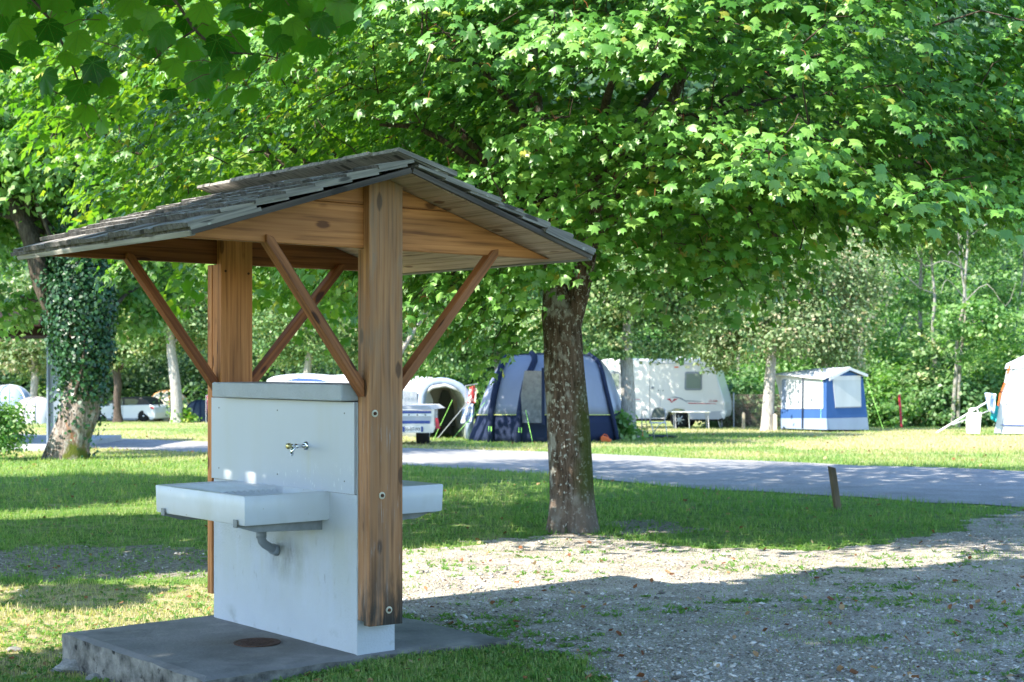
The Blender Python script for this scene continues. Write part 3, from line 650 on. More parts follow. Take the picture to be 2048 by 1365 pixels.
# ---- tap
M['chrome'] = mat('chrome', (.75, .76, .78), .12, .5, 1.0); M['brass'] = mat('worn brass', (.55, .47, .22), .3, .5, .9)
def tap(x, sgn, label):
    t = thing('tap', SMx @ Vector((x, .50, 1.137)), label, 'tap', R(39.8)+(0 if sgn < 0 else math.pi), 'chrome taps on the wall panels')
    MB().lathe([(.026,0),(.026,-.004),(.020,-.009),(.013,-.012)], (0,0,0), 28, 0, 'X').build('flange', M['chrome'], t, smooth=True)
    mb = MB().tube([(-.008,0,0),(-.05,0,0),(-.078,0,0)], [.0115,.0115,.0135], 18); mb.tube([(-.055,0,0),(-.077,0,-.006),(-.092,0,-.022),(-.096,0,-.048)], [.011,.0125,.011,.0095], 16)
    mb.tube([(-.078,0,0),(-.098,0,.002),(-.102,0,.002)], [.0135,.012,.009], 18); mb.build('body', M['chrome'], t, smooth=True)
    MB().tube([(-.096,0,-.044),(-.097,0,-.056)], .0085, 14).build('nozzle', M['chrome'], t, smooth=True)
    MB().lathe([(.012,-.102),(.017,-.108),(.018,-.124),(.014,-.130),(.004,-.131)], (0,0,.002), 20, 0, 'X').build('push_button', M['brass'], t, smooth=True)
tap(-.0165, -1, 'chrome push tap above the left sink on the white panel')
tap(TH+.0165, 1, 'chrome push tap hidden on the right side of the wall')
# stones at the foot of the slab
M['rock'] = mat('pale rock', (.42, .41, .38), .9, .2, var=.5, vscale=9, vcol=(.22, .22, .20), bump=.8, bscale=30)
def rock_mesh(seed):
    bm = bmesh.new(); bmesh.ops.create_icosphere(bm, subdivisions=3, radius=1)
    for v in bm.verts:
        n_ = mnoise.noise(v.co*1.3+Vector((seed*7, 0, 0)))*.45+mnoise.noise(v.co*3+Vector((0, seed*5, 0)))*.13; v.co *= 1+n_; v.co.z *= .55
        v.co = Vector((round(v.co.x*5)/5*.35+v.co.x*.65, v.co.y, v.co.z))
    me = bpy.data.meshes.new('stone'); bm.to_mesh(me); bm.free(); me.polygons.foreach_set('use_smooth', [True]*len(me.polygons)); return me
rls = [(172,1340,.13,'largest flat grey stone lying below the left corner of the slab'),(204,1345,.085,'rounded stone right of the flat stone below the slab corner'),(228,1352,.06,'small stone at the right end of the stone pile by the slab'),(190,1360,.06,'small stone at the bottom of the pile by the slab corner'),(125,1345,.05,'small stone left of the flat stone by the slab corner'),
       (28,1302,.045,'pinkish stone lying alone in the dry grass at the left')]
for i, (px, py, s, lb) in enumerate(rls):
    x, y = G(px, py); o = link('stone', rock_mesh(i), M['rock'], None, (x, y, float(gz(x, y))+s*.15)); o.scale = (s*1.2, s*.8, s*.8); o.rotation_euler = (random.uniform(-.1,.1), random.uniform(-.15,.15), random.uniform(0, 3)); setp(o, lb, 'stone', 'stones by the slab' if i < 5 else None)
# ------------------------------------------------------------------ leaves, bark, trees
def maple_template(fine=False):
    lob = [(0, 1.0, .0), (52, .92, 0), (108, .66, 0)]
    half = []
    if fine:
        pts = [(0,1.0),(7,.78),(14,.82),(19,.68),(28,.60),(38,.68),(43,.82),(51,.95),(57,.76),(66,.70),(72,.62),(84,.55),(96,.62),(106,.68),(114,.52),(128,.40),(150,.30),(172,.20)]
    else:
        pts = [(0,1.05),(12,.72),(28,.58),(51,1.0),(65,.70),(80,.56),(104,.80),(140,.42)]
    out = [(r*math.cos(R(a)), r*math.sin(R(a))) for a, r in pts]; out += [(x, -y) for x, y in out[:0:-1]]
    out = [(x+.25, y) for x, y in out]
    v = [(.12, 0, .04)]+[(x*.8, y*.8*(1+.06*math.sin(x*5)), -.25*(x*x*.6+y*y*.9)+.03*math.sin(7*y+3*x)) for x, y in out]
    n = len(out); f = [(0, i+1, (i+1) % n+1) for i in range(n)]
    return np.array(v), f
MTv, MTf = maple_template()
def leaf_mesh(name, pos, nor, tip, size, rnd, tv=None, tf=None):
    tv = MTv if tv is None else tv; tf = MTf if tf is None else tf
    az = nrm(nor); ax = nrm(tip-az*np.sum(tip*az, -1, keepdims=True)); ay = np.cross(az, ax)
    V, Fc = inst_np(tv, tf, pos, ax, ay, az, size)
    return mesh_np(name, V, Fc, {'rnd': np.repeat(rnd, len(tv))})
RH = (np.array([(0,0,0),(.45,.34,-.05),(1,0,-.12),(.45,-.34,-.05)]), [(0,1,2,3)])
RHB = (np.array([(-.12,0,0),(.42,.46,-.05),(1.12,0,-.16),(.42,-.46,-.05)]), [(0,1,2,3)])
RH3 = (np.array([(0,0,0),(.3,.30,.02),(.75,.26,-.04),(1,0,-.14),(.75,-.26,-.04),(.3,-.30,.02)]), [(0,1,2,3,4,5)])
M['maple'] = leafmat('maple leaf', [(0, (.030,.11,.014)), (.45, (.085,.23,.035)), (.8, (.19,.36,.08)), (.93, (.18,.30,.05)), (1, (.30,.32,.06))], .42, .20, (2.9, 2.6, .35), .5)
M['maple_y'] = leafmat('yellow green maple leaf', [(0, (.05,.15,.025)), (.4, (.11,.25,.035)), (.75, (.22,.34,.05)), (1, (.42,.44,.07))], .42, .38, (1.5, 1.8, .4), .6)
M['bigleaf'] = leafmat('hanging maple leaf', [(0, (.014,.065,.008)), (.6, (.045,.14,.015)), (1, (.12,.24,.03))], .42, .6, (1.6, 2.2, .4), .45, spots=((.20, .03, .015), 16, .17))
def add_veins(m):
    t = m.node_tree; N = t.nodes; L = t.links; p = N['Principled BSDF']; tc = N.new('ShaderNodeTexCoord'); sx = N.new('ShaderNodeSeparateXYZ'); L.new(tc.outputs['Object'], sx.inputs[0])
    def mt(op, a, b=None):
        x = N.new('ShaderNodeMath'); x.operation = op
        for i_, q in enumerate((a, b)):
            if q is None: continue
            if isinstance(q, (int, float)): x.inputs[i_].default_value = q
            else: L.new(q, x.inputs[i_])
        return x.outputs[0]
    x_ = mt('SUBTRACT', sx.outputs[0], .06); an = mt('ARCTAN2', sx.outputs[1], x_); r_ = mt('SQRT', mt('ADD', mt('MULTIPLY', x_, x_), mt('MULTIPLY', sx.outputs[1], sx.outputs[1])))
    s_ = mt('MULTIPLY', mt('ABSOLUTE', mt('SINE', mt('MULTIPLY', an, 3.6))), r_); mr = N.new('ShaderNodeMapRange'); mr.inputs[1].default_value = .05; mr.inputs[2].default_value = .015; L.new(s_, mr.inputs[0])
    l0 = p.inputs['Base Color'].links[0]; src = l0.from_socket; outs = [l.to_socket for l in src.links]; mx = N.new('ShaderNodeMixRGB'); mx.inputs[2].default_value = (.07, .17, .035, 1); L.new(mr.outputs[0], mx.inputs[0])
    for o_ in outs: L.new(mx.outputs[0], o_)
    L.new(src, mx.inputs[1])
add_veins(M['bigleaf'])
M['pale'] = leafmat('pale grey green leaf', [(0, (.06,.15,.04)), (.35, (.13,.25,.08)), (.65, (.25,.36,.15)), (.85, (.38,.42,.22)), (1, (.55,.45,.20))], .5, .35, (1.2, 1.35, .6), .45)
M['pinkish'] = leafmat('pale pinkish leaf', [(0, (.06,.14,.04)), (.4, (.16,.26,.10)), (.7, (.30,.36,.20)), (1, (.46,.34,.23))], .5, .35, (1.2, 1.3, .6), .45)
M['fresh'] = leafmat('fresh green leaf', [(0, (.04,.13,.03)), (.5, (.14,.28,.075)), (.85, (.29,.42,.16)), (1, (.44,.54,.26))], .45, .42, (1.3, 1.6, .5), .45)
M['mid'] = leafmat('mid green leaf', [(0, (.03,.10,.03)), (.5, (.10,.21,.07)), (.85, (.21,.32,.14)), (1, (.33,.42,.22))], .45, .35, (1.3, 1.6, .6), .45)
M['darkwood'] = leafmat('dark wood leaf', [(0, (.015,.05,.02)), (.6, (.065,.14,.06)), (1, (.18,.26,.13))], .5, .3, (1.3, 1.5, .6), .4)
M['ivy'] = leafmat('ivy leaf', [(0, (.008,.045,.014)), (.6, (.022,.09,.028)), (1, (.06,.16,.05))], .4, .2, (1.2, 1.6, .6), .6)
def barkmat(name, c1, c2, c3, lich=None, moss=None, sc_=1.0):
    m = bpy.data.materials.new(name); m.use_nodes = True; t = m.node_tree; N = t.nodes; L = t.links; p = N['Principled BSDF']
    p.inputs['Roughness'].default_value = .92; p.inputs['Specular IOR Level'].default_value = .15
    tc = N.new('ShaderNodeTexCoord'); mp = N.new('ShaderNodeMapping'); mp.inputs['Scale'].default_value = (1, 1, .16); L.new(tc.outputs['Object'], mp.inputs[0])
    n = N.new('ShaderNodeTexNoise'); n.inputs['Scale'].default_value = 30*sc_; n.inputs['Detail'].default_value = 8; n.inputs['Roughness'].default_value = .7; n.inputs['Distortion'].default_value = .6; L.new(mp.outputs[0], n.inputs[0])
    r = N.new('ShaderNodeValToRGB'); e = r.color_ramp.elements; e[0].position = .34; e[0].color = (*c3, 1); e[1].position = .68; e[1].color = (*c1, 1); e.new(.5).color = (*c2, 1); L.new(n.outputs['Fac'], r.inputs[0]); L.new(r.outputs[0], p.inputs['Base Color'])
    b = N.new('ShaderNodeBump'); b.inputs['Strength'].default_value = 1; b.inputs['Distance'].default_value = .03; L.new(n.outputs['Fac'], b.inputs['Height']); L.new(b.outputs[0], p.inputs['Normal'])
    return m
M['bark'] = barkmat('maple bark', (.21,.16,.125), (.11,.078,.056), (.018,.013,.010))
overlay(M['bark'], (.38,.38,.34), 7, .54, .64, (1,1,.55), fac=.8, mask=('X', .2, -.05)); overlay(M['bark'], (.50,.51,.46), 30, .59, .64, (1,1,.7), fac=.9); overlay(M['bark'], (.42,.43,.38), 14, .60, .64, (1,1,.8), fac=.9)
overlay(M['bark'], (.055,.085,.010), 3.2, .36, .46, mask=[('X', -.02, .12), ('Z', 1.75, 1.3), ('Z', .25, .45)], fac=.75)
overlay(M['bark'], (.21,.17,.14), 4, .3, .5, (1,1,.5), mask=('Z', .55, .25), fac=.7)
M['bark_old'] = barkmat('old pale bark', (.42,.38,.34), (.22,.18,.15), (.05,.035,.03), sc_=1.0)
overlay(M['bark_old'], (.34,.14,.05), 3.4, .56, .68, (1,1,.6), fac=.75); overlay(M['bark_old'], (.44,.42,.38), 6, .54, .66, (1,1,.7), fac=.8); overlay(M['bark_old'], (.10,.12,.02), 1.8, .52, .6, mask=('Z', 1.2, .3))
M['bark_pale'] = barkmat('pale smooth bark', (.52,.50,.46), (.38,.36,.32), (.16,.14,.12)); M['bark_white'] = barkmat('whitish bark', (.62,.60,.56), (.42,.40,.36), (.15,.13,.11)); M['bark_slim'] = barkmat('pale slim bark', (.46,.44,.40), (.28,.27,.23), (.10,.09,.07)); overlay(M['bark_slim'], (.10,.12,.05), 2.2, .5, .6)
M['bark_dark'] = barkmat('dark bark', (.16,.13,.10), (.09,.07,.055), (.03,.022,.018)); M['twig'] = mat('twig', (.14,.085,.05), .8, .2); M['petiole'] = mat('red leaf stalk', (.42,.12,.06), .5, .3)
def barkdisp(seed, amp=.07, flare=0.0, zb=0.0, fh=.45, fr=5.2, fz=.9):
    def f(i, a, p):
        v = Vector((math.cos(a)*fr*.6, math.sin(a)*fr*.6, p[2]*fz*3+seed)); r = 1+amp*(mnoise.noise(v)*1.0+.5*mnoise.noise(Vector((v.x*3.2, v.y*3.2, v.z*2))))
        r += .05*mnoise.noise(Vector((math.cos(a), math.sin(a), p[2]*.8+seed)))
        if flare: 
            t = max(0, 1-(p[2]-zb)/fh); r += flare*t*t*(1+.6*math.sin(3*a+seed)+.4*math.sin(5*a+2*seed))
        return r
    return f
def smooth_path(pts, n):
    P = np.array([tuple(p) for p in pts], float); t = np.linspace(0, len(P)-1, n); out = []
    for x in t:
        i = min(int(x), len(P)-2); f = x-i; p0 = P[max(i-1, 0)]; p1 = P[i]; p2 = P[i+1]; p3 = P[min(i+2, len(P)-1)]
        out.append(.5*((2*p1)+(-p0+p2)*f+(2*p0-5*p1+4*p2-p3)*f*f+(-p0+3*p1-3*p2+p3)*f**3))
    return np.array(out)
def skel(root, mains, tips, mtl, rng_, r0=.07, name='branches', twig_r=.006, every=1):
    """limbs from root points to the crown; every leaf spray hangs on a thin twig to the nearest limb"""
    mb = MB(); pts = []
    for path, ra, rb in mains:
        sp = smooth_path(path, 14); mb.tube(sp, np.linspace(ra, rb, 14), 8, 0, True, None); pts += list(sp[3:])
    pts = np.array(pts); T_ = np.array(tips[::every]); d0 = np.array([np.linalg.norm(pts-t, axis=1).min() for t in T_]); node = pts.copy()
    for i in np.argsort(d0):
        tpt = T_[i]; d = np.linalg.norm(node-tpt, axis=1)+np.maximum(0, node[:, 2]-tpt[2])*.4; q = node[np.argmin(d)]; L0 = np.linalg.norm(q-tpt)
        m_ = (q+tpt)/2+np.array([0, 0, .10*L0])+rng_.normal(0, .07, 3)*min(1, L0); f = min(1.0, .5+L0)
        mb.tube([q, m_, tpt], [twig_r*2.2*f, twig_r*1.6*f, twig_r], 4, 0, False); node = np.concatenate([node, [m_, tpt]])
    return mb
# ---------------------------------------- the near maple (d about 15.6 m)
nm = G(1145, 1062); NMX, NMY = nm; NMZ = float(gz(*nm))
near = thing('maple_tree', (NMX, NMY, NMZ-.05), 'broad maple with lichened forked trunk standing between the shelter and the road', 'tree')
def loc(px, py, Y): p = P3(px, py, Y); return (p.x-NMX, p.y-NMY, p.z-NMZ+.05)
mb = MB(); path = [loc(1146,1075,NMY), loc(1143,960,NMY), loc(1136,840,NMY), loc(1128,740,NMY), loc(1124,660,NMY), loc(1112,590,NMY), loc(1098,500,NMY+.1), loc(1080,380,NMY+.2), loc(1075,240,NMY+.2), loc(1060,60,NMY+.1)]
sp = smooth_path(path, 210); rad = np.interp(np.linspace(0, 1, 210), [0, .12, .3, .5, .56, .75, 1], [.242, .226, .210, .190, .135, .10, .05])
mb.tube(sp, rad, 84, 0, True, barkdisp(3, .055, .22, 0, .5, 17, .35)); mb.build('trunk', M['bark'], near, smooth=True)
mb = MB(); sp = smooth_path([loc(1128,760,NMY), loc(1140,660,NMY), loc(1158,585,NMY-.05), loc(1172,520,NMY-.1), loc(1190,440,NMY-.2), loc(1240,340,NMY-.3), loc(1330,230,NMY-.4), loc(1400,60,NMY-.5)], 60)
mb.tube(sp, np.interp(np.linspace(0, 1, 60), [0, .2, .5, 1], [.10, .115, .095, .04]), 28, 0, True, barkdisp(8, .07)); mb.build('limb', M['bark'], near, smooth=True)
rs = np.random.default_rng(42)
bx = [-200, 150, 300, 600, 700, 800, 860, 900, 1000, 1085, 1110, 1180, 1230, 1300, 1360, 1420, 1500, 1560, 1610, 1640, 1700, 1800, 1900, 2048, 2500]
by = [330, 400, 440, 520, 535, 560, 590, 600, 560, 560, 520, 500, 430, 450, 480, 510, 530, 530, 490, 385, 400, 420, 395, 400, 380]
def crown_pts(n, c, r, bottom, zmax, seed, hollow=.35, amp=.2):
    rs = np.random.default_rng(seed); out = []; bo = None; left = 0
    while len(out) < n:
        if left <= 0:
            u = nrm(rs.normal(size=3)); d = hollow+(1-hollow)*rs.random()**.6
            lump = 1+amp*mnoise.noise(Vector(u)*2.2+Vector((seed, 0, 0)))
            bo = np.array(c)+u*np.array(r)*d*lump; left = rs.integers(11, 22)
        left -= 1; p = bo+rs.normal(size=3)*np.array([.58, .48, .085]); p[2] -= .22*((p[0]-bo[0])**2+(p[1]-bo[1])**2)
        if p[2] > zmax: continue
        if p[1] < 5: continue
        px, py = topix(*p)
        if py > np.interp(px, bx, bottom): continue
        out.append(p)
    return np.array(out)
def sprays(centers, c0, n_lo, n_hi, rad, size, seed, upness=.75, flat=.35, out_w=.8):
    rs = np.random.default_rng(seed); P_, N_, T_, S_, R_ = [], [], [], [], []
    for c in centers:
        n = rs.integers(n_lo, n_hi); o = nrm((c-np.array(c0))*np.array([1, 1, .4])); up = np.array([0, 0, 1.])
        ax = o; ay = np.cross(up, ax); ay = nrm(ay)
        a = rs.random(n)*2*np.pi; q = np.sqrt(rs.random(n))*rad
        dx = np.cos(a)*q; dy = np.sin(a)*q; dz = rs.normal(0, rad*.12, n)-(q/rad)**2*rad*.38-dx*.38
        p = c+dx[:, None]*ax+dy[:, None]*ay+dz[:, None]*up
        rdl = nrm(dx[:, None]*ax+dy[:, None]*ay+1e-6)
        nn = nrm(up*.85+rdl*.32+o*.62+rs.normal(0, .26, (n, 3)))
        tt = nrm(rdl*.9+o*.5-up*.6+rs.normal(0, .3, (n, 3)))
        base = rs.random()*.45; P_.append(p); N_.append(nn); T_.append(tt); S_.append(size*(.45+.75*rs.random(n))); R_.append(np.clip(base+rs.random(n)*.5+(rs.random(n) < .03)*.5, 0, 1))
    return [np.concatenate(x) for x in (P_, N_, T_, S_, R_)]
c0 = (NMX+1.0, NMY+.2, 4.4)
A1 = crown_pts(3300, (NMX+1.5, NMY+.2, 4.6), (5.8, 4.4, 3.3), by, 6.3, 1, .42, .35)
A2 = crown_pts(300, (NMX+1.2, NMY+.3, 4.9), (5.2, 4.4, 4.2), by, 9.5, 2, .35, .2); A2 = A2[A2[:, 2] > 6.0]
# hanging lower boughs
hang = []
for px, py, Y, n in ((840,640,14.5,9),(900,690,15.2,10),(960,640,15.0,12),(1020,600,14.6,8),(1060,560,14.2,8),(980,730,15.6,4),(880,600,16,10),(1040,700,15.9,4),(1120,560,13.9,4),(1190,600,16,3),(1280,520,14.5,8),(1350,560,15,9),(1450,560,14.5,10),(1540,570,15,10),(1590,560,15,5),(1420,500,14.6,9),(1640,470,15,8),(1740,470,14.6,9),(1840,480,15,10),(1930,450,14.4,9),(1990,430,15,8),(1700,440,15.6,9),(1230,440,14.4,8),(1090,430,13.6,6),(1240,330,13.6,6)):
    for _ in range(int(n*.8+.5)):
        q = P3(px+rs.normal(0, 34), py+rs.normal(0, 24)-40, Y+rs.normal(0, .5)); hang.append((q.x, q.y, q.z))
C = np.concatenate([A1, A2, np.array(hang)])
P_, N_, T_, S_, R_ = sprays(C, c0, 16, 28, .38, .092, 5)
k = ~((np.abs(P_[:, 0]-NMX) < .3) & (P_[:, 1] < NMY) & (P_[:, 2] < 2.3) & (rs.random(len(P_)) < .7)); P_, N_, T_, S_, R_ = P_[k], N_[k], T_[k], S_[k], R_[k]
off = np.array([NMX, NMY, NMZ-.05]); print('near maple leaves', len(P_))
px, py = topix(P_[:, 0], P_[:, 1], P_[:, 2]); vis = (px > 0) & (px < 2048) & (py > 0) & (py < 900)
score = np.where(vis, P_[:, 1]-S_*10, 99); idx = np.argsort(score)[:290]; rest = np.ones(len(P_), bool); rest[idx] = False
mains = []
for px_, py_, Y_ in ((820,480,14.6),(760,250,14.5),(900,120,13.6),(1000,300,18),(1250,150,13),(1450,260,13.2),(1650,330,14),(1850,330,14.8),(1980,260,16),(1700,100,16),(1500,60,18),(1350,430,14),(1560,480,14.8),(900,560,15.2),(1780,200,18.5),(700,120,16)):
    q = np.array(tuple(P3(px_, py_, Y_)))-off; s0 = np.array(loc(1118, 560-rs.random()*200, NMY)) if px_ < 1130 else np.array(loc(1185, 470-rs.random()*120, NMY-.15))
    mains.append(([s0, s0*.6+q*.4+np.array([0, 0, .35]), s0*.25+q*.75+np.array([0, 0, .3]), q], .06, .014))
mb = skel(None, mains, C-off, None, rs, twig_r=.004, every=3); mb.build('branches', M['bark_dark'], near, smooth=True)
front = rest & (P_[:, 1] < NMY+.9) & (P_[:, 2] < 6.3); back = rest & ~front
link('foliage', leaf_mesh('foliage', P_[front]-off, N_[front], T_[front], S_[front], R_[front]), M['maple'], near, kind='stuff')
link('inner_foliage', leaf_mesh('inner_foliage', P_[back]-off, N_[back], T_[back], S_[back]*1.45, R_[back], *RHB), M['maple'], near, kind='stuff')
MTF = maple_template(True)
lms = [leaf_mesh('leaf', np.zeros((1, 3)), np.array([[0, 0, 1.]]), np.array([[1., 0, 0]]), np.array([1.]), np.array([r_])) for r_ in (.1, .35, .55, .75, .9)]
for me in lms: me.materials.append(M['maple'])
def place_leaves(parent, off, idx, P_, N_, T_, S_, R_, lms):
    for i in idx:
        az = nrm(N_[i]); ax = nrm(T_[i]-az*np.dot(T_[i], az)); ay = np.cross(az, ax); o = bpy.data.objects.new('leaf', lms[min(4, int(R_[i]*5))]); COL.objects.link(o); o.parent = parent
        Mx = Matrix(((ax[0], ay[0], az[0], 0), (ax[1], ay[1], az[1], 0), (ax[2], ay[2], az[2], 0), (0, 0, 0, 1))); o.matrix_basis = Matrix.Translation(P_[i]-off) @ Mx @ Matrix.Diagonal((S_[i], S_[i], S_[i], 1))
place_leaves(near, off, idx, P_, N_, T_, S_, R_, lms)
# red stalks on the lit sprays
mb = MB()
for i in rng.choice(np.where(vis)[0], 1500, replace=False):
    b = P_[i]-off; q = b-nrm(T_[i])*.05+np.array([0, 0, .03]); mb.tube([b, (b+q)/2+np.array([0,0,.012]), q-nrm(T_[i])*.04], .0022, 3, 0, False)
mb.build('stalks', M['petiole'], near, kind='stuff')

# ---------------------------------------- second maple, its trunk behind the shelter post (d about 22 m)
sx, sy = G(765, 975); SZ = float(gz(sx, sy)); sec = thing('maple_tree', (sx, sy, SZ), 'yellow green maple behind the shelter, its trunk covered by the nearer post', 'tree'); off2 = np.array([sx, sy, SZ])
mb = MB().tube(smooth_path([(0,0,-.1),(.03,0,1),(0,.05,2.1),(-.3,0,3.2),(-.8,.1,4.6),(-1.0,.1,7)], 40), np.interp(np.linspace(0,1,40), [0,.5,1], [.17,.14,.05]), 20, 0, True, barkdisp(5, .07, .15)); mb.build('trunk', M['bark'], sec, smooth=True)
b2x = [-100, 160, 200, 330, 420, 560, 700, 800, 860, 930]; b2y = [100, 380, 520, 590, 560, 590, 640, 640, 560, 450]
bx_, by_ = bx, by
def crown2(n, c, r, seed, zmin=0, zmax=99, bxx=None, byy=None, hollow=.3, amp=.25):
    rs = np.random.default_rng(seed); out = []; left = 0
    while len(out) < n:
        if left <= 0: u = nrm(rs.normal(size=3)); d = hollow+(1-hollow)*rs.random()**.6; bo = np.array(c)+u*np.array(r)*d*(1+amp*mnoise.noise(Vector(u)*2.5+Vector((seed, 0, 0)))); left = rs.integers(5, 11)
        left -= 1; p = bo+rs.normal(size=3)*np.array([.62, .5, .12])
        if p[2] > zmax or p[2] < zmin: continue
        if bxx is not None:
            px, py = topix(*p)
            if py > np.interp(px, bxx, byy): continue
        out.append(p)
    return np.array(out)
C2 = crown2(900, (sx-2.0, sy+.2, 5.4), (4.2, 3.6, 4.0), 21, 0, 7.9, b2x, b2y)
C2 = np.concatenate([C2, crown2(90, (sx-1.6, sy, 6.2), (4.0, 3.6, 4.2), 22, 7.5, 12)])
P2, N2, T2, S2, R2 = sprays(C2, (sx-1.6, sy, 5), 13, 24, .46, .125, 6)
fr2 = (P2[:, 1] < sy+.3) & (P2[:, 2] < 7.6)
link('foliage', leaf_mesh('foliage', P2[fr2]-off2, N2[fr2], T2[fr2], S2[fr2], R2[fr2]), M['maple_y'], sec, kind='stuff')
link('inner_foliage', leaf_mesh('inner_foliage', P2[~fr2]-off2, N2[~fr2], T2[~fr2], S2[~fr2]*1.45, R2[~fr2], *RHB), M['maple_y'], sec, kind='stuff')
mains = []
for px_, py_, Y_ in ((250,300,21),(380,180,20),(500,60,21),(300,480,21.5),(620,200,20),(460,420,20.5),(700,500,21),(200,120,22)):
    q = np.array(tuple(P3(px_, py_, Y_)))-off2; s0 = np.array([-.25, 0, 2.8+rs.random()*1.2]); mains.append(([s0, s0*.6+q*.4+np.array([0,0,.4]), q], .07, .018))
skel(None, mains, C2-off2, None, rs, twig_r=.005, every=3).build('branches', M['bark_dark'], sec, smooth=True)

# ---------------------------------------- the tree behind the camera: it shades the shelter and hangs a bough into the picture
def shade_pts(poly, n, z0, z1, seed, edge=.12, holes=()):
    rs = np.random.default_rng(seed); xs_ = [p[0] for p in poly]; ys_ = [p[1] for p in poly]; out = []
    x = rs.uniform(min(xs_), max(xs_), n*3); y = rs.uniform(min(ys_), max(ys_), n*3)
    wx = x+(fbm(x*2, y*2, 91)-.5)*edge*2; wy = y+(fbm(x*2, y*2, 92)-.5)*edge*2
    k = inpoly(wx, wy, poly)
    for hx, hy, hr in holes: k &= (x-hx)**2+(y-hy)**2 > hr*hr
    x, y = x[k], y[k]; z = z0+(z1-z0)*rs.random(len(x)); t = z/SD.z
    p = np.stack([x+SD.x*t, y+SD.y*t, z-.1], -1)
    ok = ~((p[:, 1] > 0) & (p[:, 2] < EYE+.25*p[:, 1]+.45) & (np.abs(p[:, 0]) < .36*p[:, 1]+.5)); p = p[ok]
    return p[:n]
shA = gpoly([(-900,1345),(-200,1330),(60,1320),(128,1310),(300,1262),(430,1236),(620,1228),(800,1212),(1000,1200),(1180,1190),(1300,1176),(1400,1174),(1470,1168),(1560,1156),(1640,1146),(1720,1142),(1800,1146),(1900,1132),(2048,1124),(2400,1120)])+[(9, 3.5), (4, 1), (-5, 1), (-6, 6)]
def onsh(x, y, z): p = SMx @ Vector((x, y, z)); return (p.x-SD.x*p.z/SD.z, p.y-SD.y*p.z/SD.z)
holes = []
for (v, u, z, r) in ((-.01,.15,.48,.15),(-.01,.32,.2,.11),(-.01,1.35,.27,.11),(-.01,1.44,.62,.12),(-.01,1.54,.6,.10),(-.01,1.52,1.15,.15),(-.01,1.46,.98,.12),(-.01,1.12,1.02,.09),(-.54,1.1,.8,.09),(-.01,.33,.10,.09)):
    hx, hy = onsh(v, u, z); holes.append((hx, hy, r))
rgs = [(2.1,8.4,.16),(.8,8.2,.1)]
holes += rgs
PA = shade_pts(shA, 31500, 4.6, 8.2, 31, .12, holes)
litroof = [onsh(-1.2,.62,2.28), onsh(-1.2,1.95,2.28), onsh(.0,1.95,2.72), onsh(.0,1.30,2.72), onsh(-.5,1.0,2.5)]
gx_ = PA[:, 0]-SD.x/SD.z*(PA[:, 2]+.1); gy_ = PA[:, 1]-SD.y/SD.z*(PA[:, 2]+.1); PA = PA[~inpoly(gx_+(fbm(PA[:, 0]*3, PA[:, 1]*3, 8)-.5)*.2, gy_, litroof)]
cam_tree = thing('maple_tree', (-5.2, -1.2, float(gz(-5.2, -1.2))), 'maple behind the viewer whose leafy bough hangs into the top left corner', 'tree'); off3 = np.array(tuple(cam_tree.location))
mb = MB().tube(smooth_path([(0,0,-.1),(.05,0,1.5),(0,0,3),(.4,.3,5),(.9,.9,7.4)], 30), np.interp(np.linspace(0,1,30), [0,1], [.28,.1]), 20, 0, True, barkdisp(2, .07, .15)); mb.build('trunk', M['bark'], cam_tree, smooth=True)
nA = len(PA); rs = np.random.default_rng(4)
Nn = nrm(np.array(tuple(SD))*.9+rs.normal(0, .45, (nA, 3))); Tt = nrm(rs.normal(size=(nA, 3)))
link('foliage', leaf_mesh('foliage', PA-off3, Nn, Tt, .25*(.7+.6*rs.random(nA)), rs.random(nA)*.8, *RHB), M['maple'], cam_tree, kind='stuff')
mains = [([(.1,0,3+i*.4), np.array([.1,0,3.8+i*.4])*.5+np.array(q)*.5+np.array([0,0,.5]), q], .09, .02) for i, q in enumerate([(1.5,4,6.2),(4,3,6),(6.5,5.5,6.4),(9,4,6.6),(3.4,7.2,5.4),(-1.5,5,6),(10,7,7),(5,8.5,6.6)])]
skel(None, mains, PA[::14]-off3, None, rs, twig_r=.006).build('branches', M['bark_dark'], cam_tree, smooth=True)
BL = [(20,20,85),(75,15,85),(35,80,85),(-8,140,90),(95,75,75),(140,50,80),(158,98,80),(92,180,84),(165,195,72),(212,190,78),(130,132,60),(185,150,70),(172,238,60),(205,262,55),(270,30,90),(330,15,85),(322,85,80),(298,52,75),(380,60,75),(370,115,78),(385,172,88),(350,150,70),(430,110,80),(440,150,70),(410,40,80),(470,40,80),(452,212,82),(505,205,62),(470,100,80),(520,60,85),(560,20,85),(570,145,78),(540,90,70),(620,60,80),(640,110,70),(600,30,80),(680,30,76),(700,70,62),(650,15,85),(610,100,78),(510,140,70),(60,110,60),(5,60,80),(240,0,90),(440,0,90),(500,10,80),(380,0,90),(160,0,90),(110,20,85),(585,70,70),(540,0,80),(700,0,80),(260,60,50),(345,200,50),(415,190,60),(20,110,60),(480,165,55),(205,60,60),(300,110,55),(640,60,70),(560,100,60),(400,120,70),(420,75,70)]
tw = MB(); YB = 6.0; twp = [([(-60,-60),(40,-20),(100,40),(128,95),(150,145),(172,205)], .006), ([(250,-80),(340,-10),(390,60),(440,105),(462,140)], .007), ([(520,-80),(560,-10),(600,40),(640,80)], .006), ([(390,60),(330,100),(300,130)], .004), ([(440,105),(520,110),(570,120)], .004), ([(-60,-60),(-20,20),(-5,90)], .005)]
joints = []
for pts, r_ in twp:
    P = [np.array(tuple(P3(a, b, YB+.1)))-off3 for a, b in pts]; sp = smooth_path(P, 16); joints += list(sp); tw.tube(sp, np.linspace(r_*1.3, r_*.6, 16), 6, 0, True)
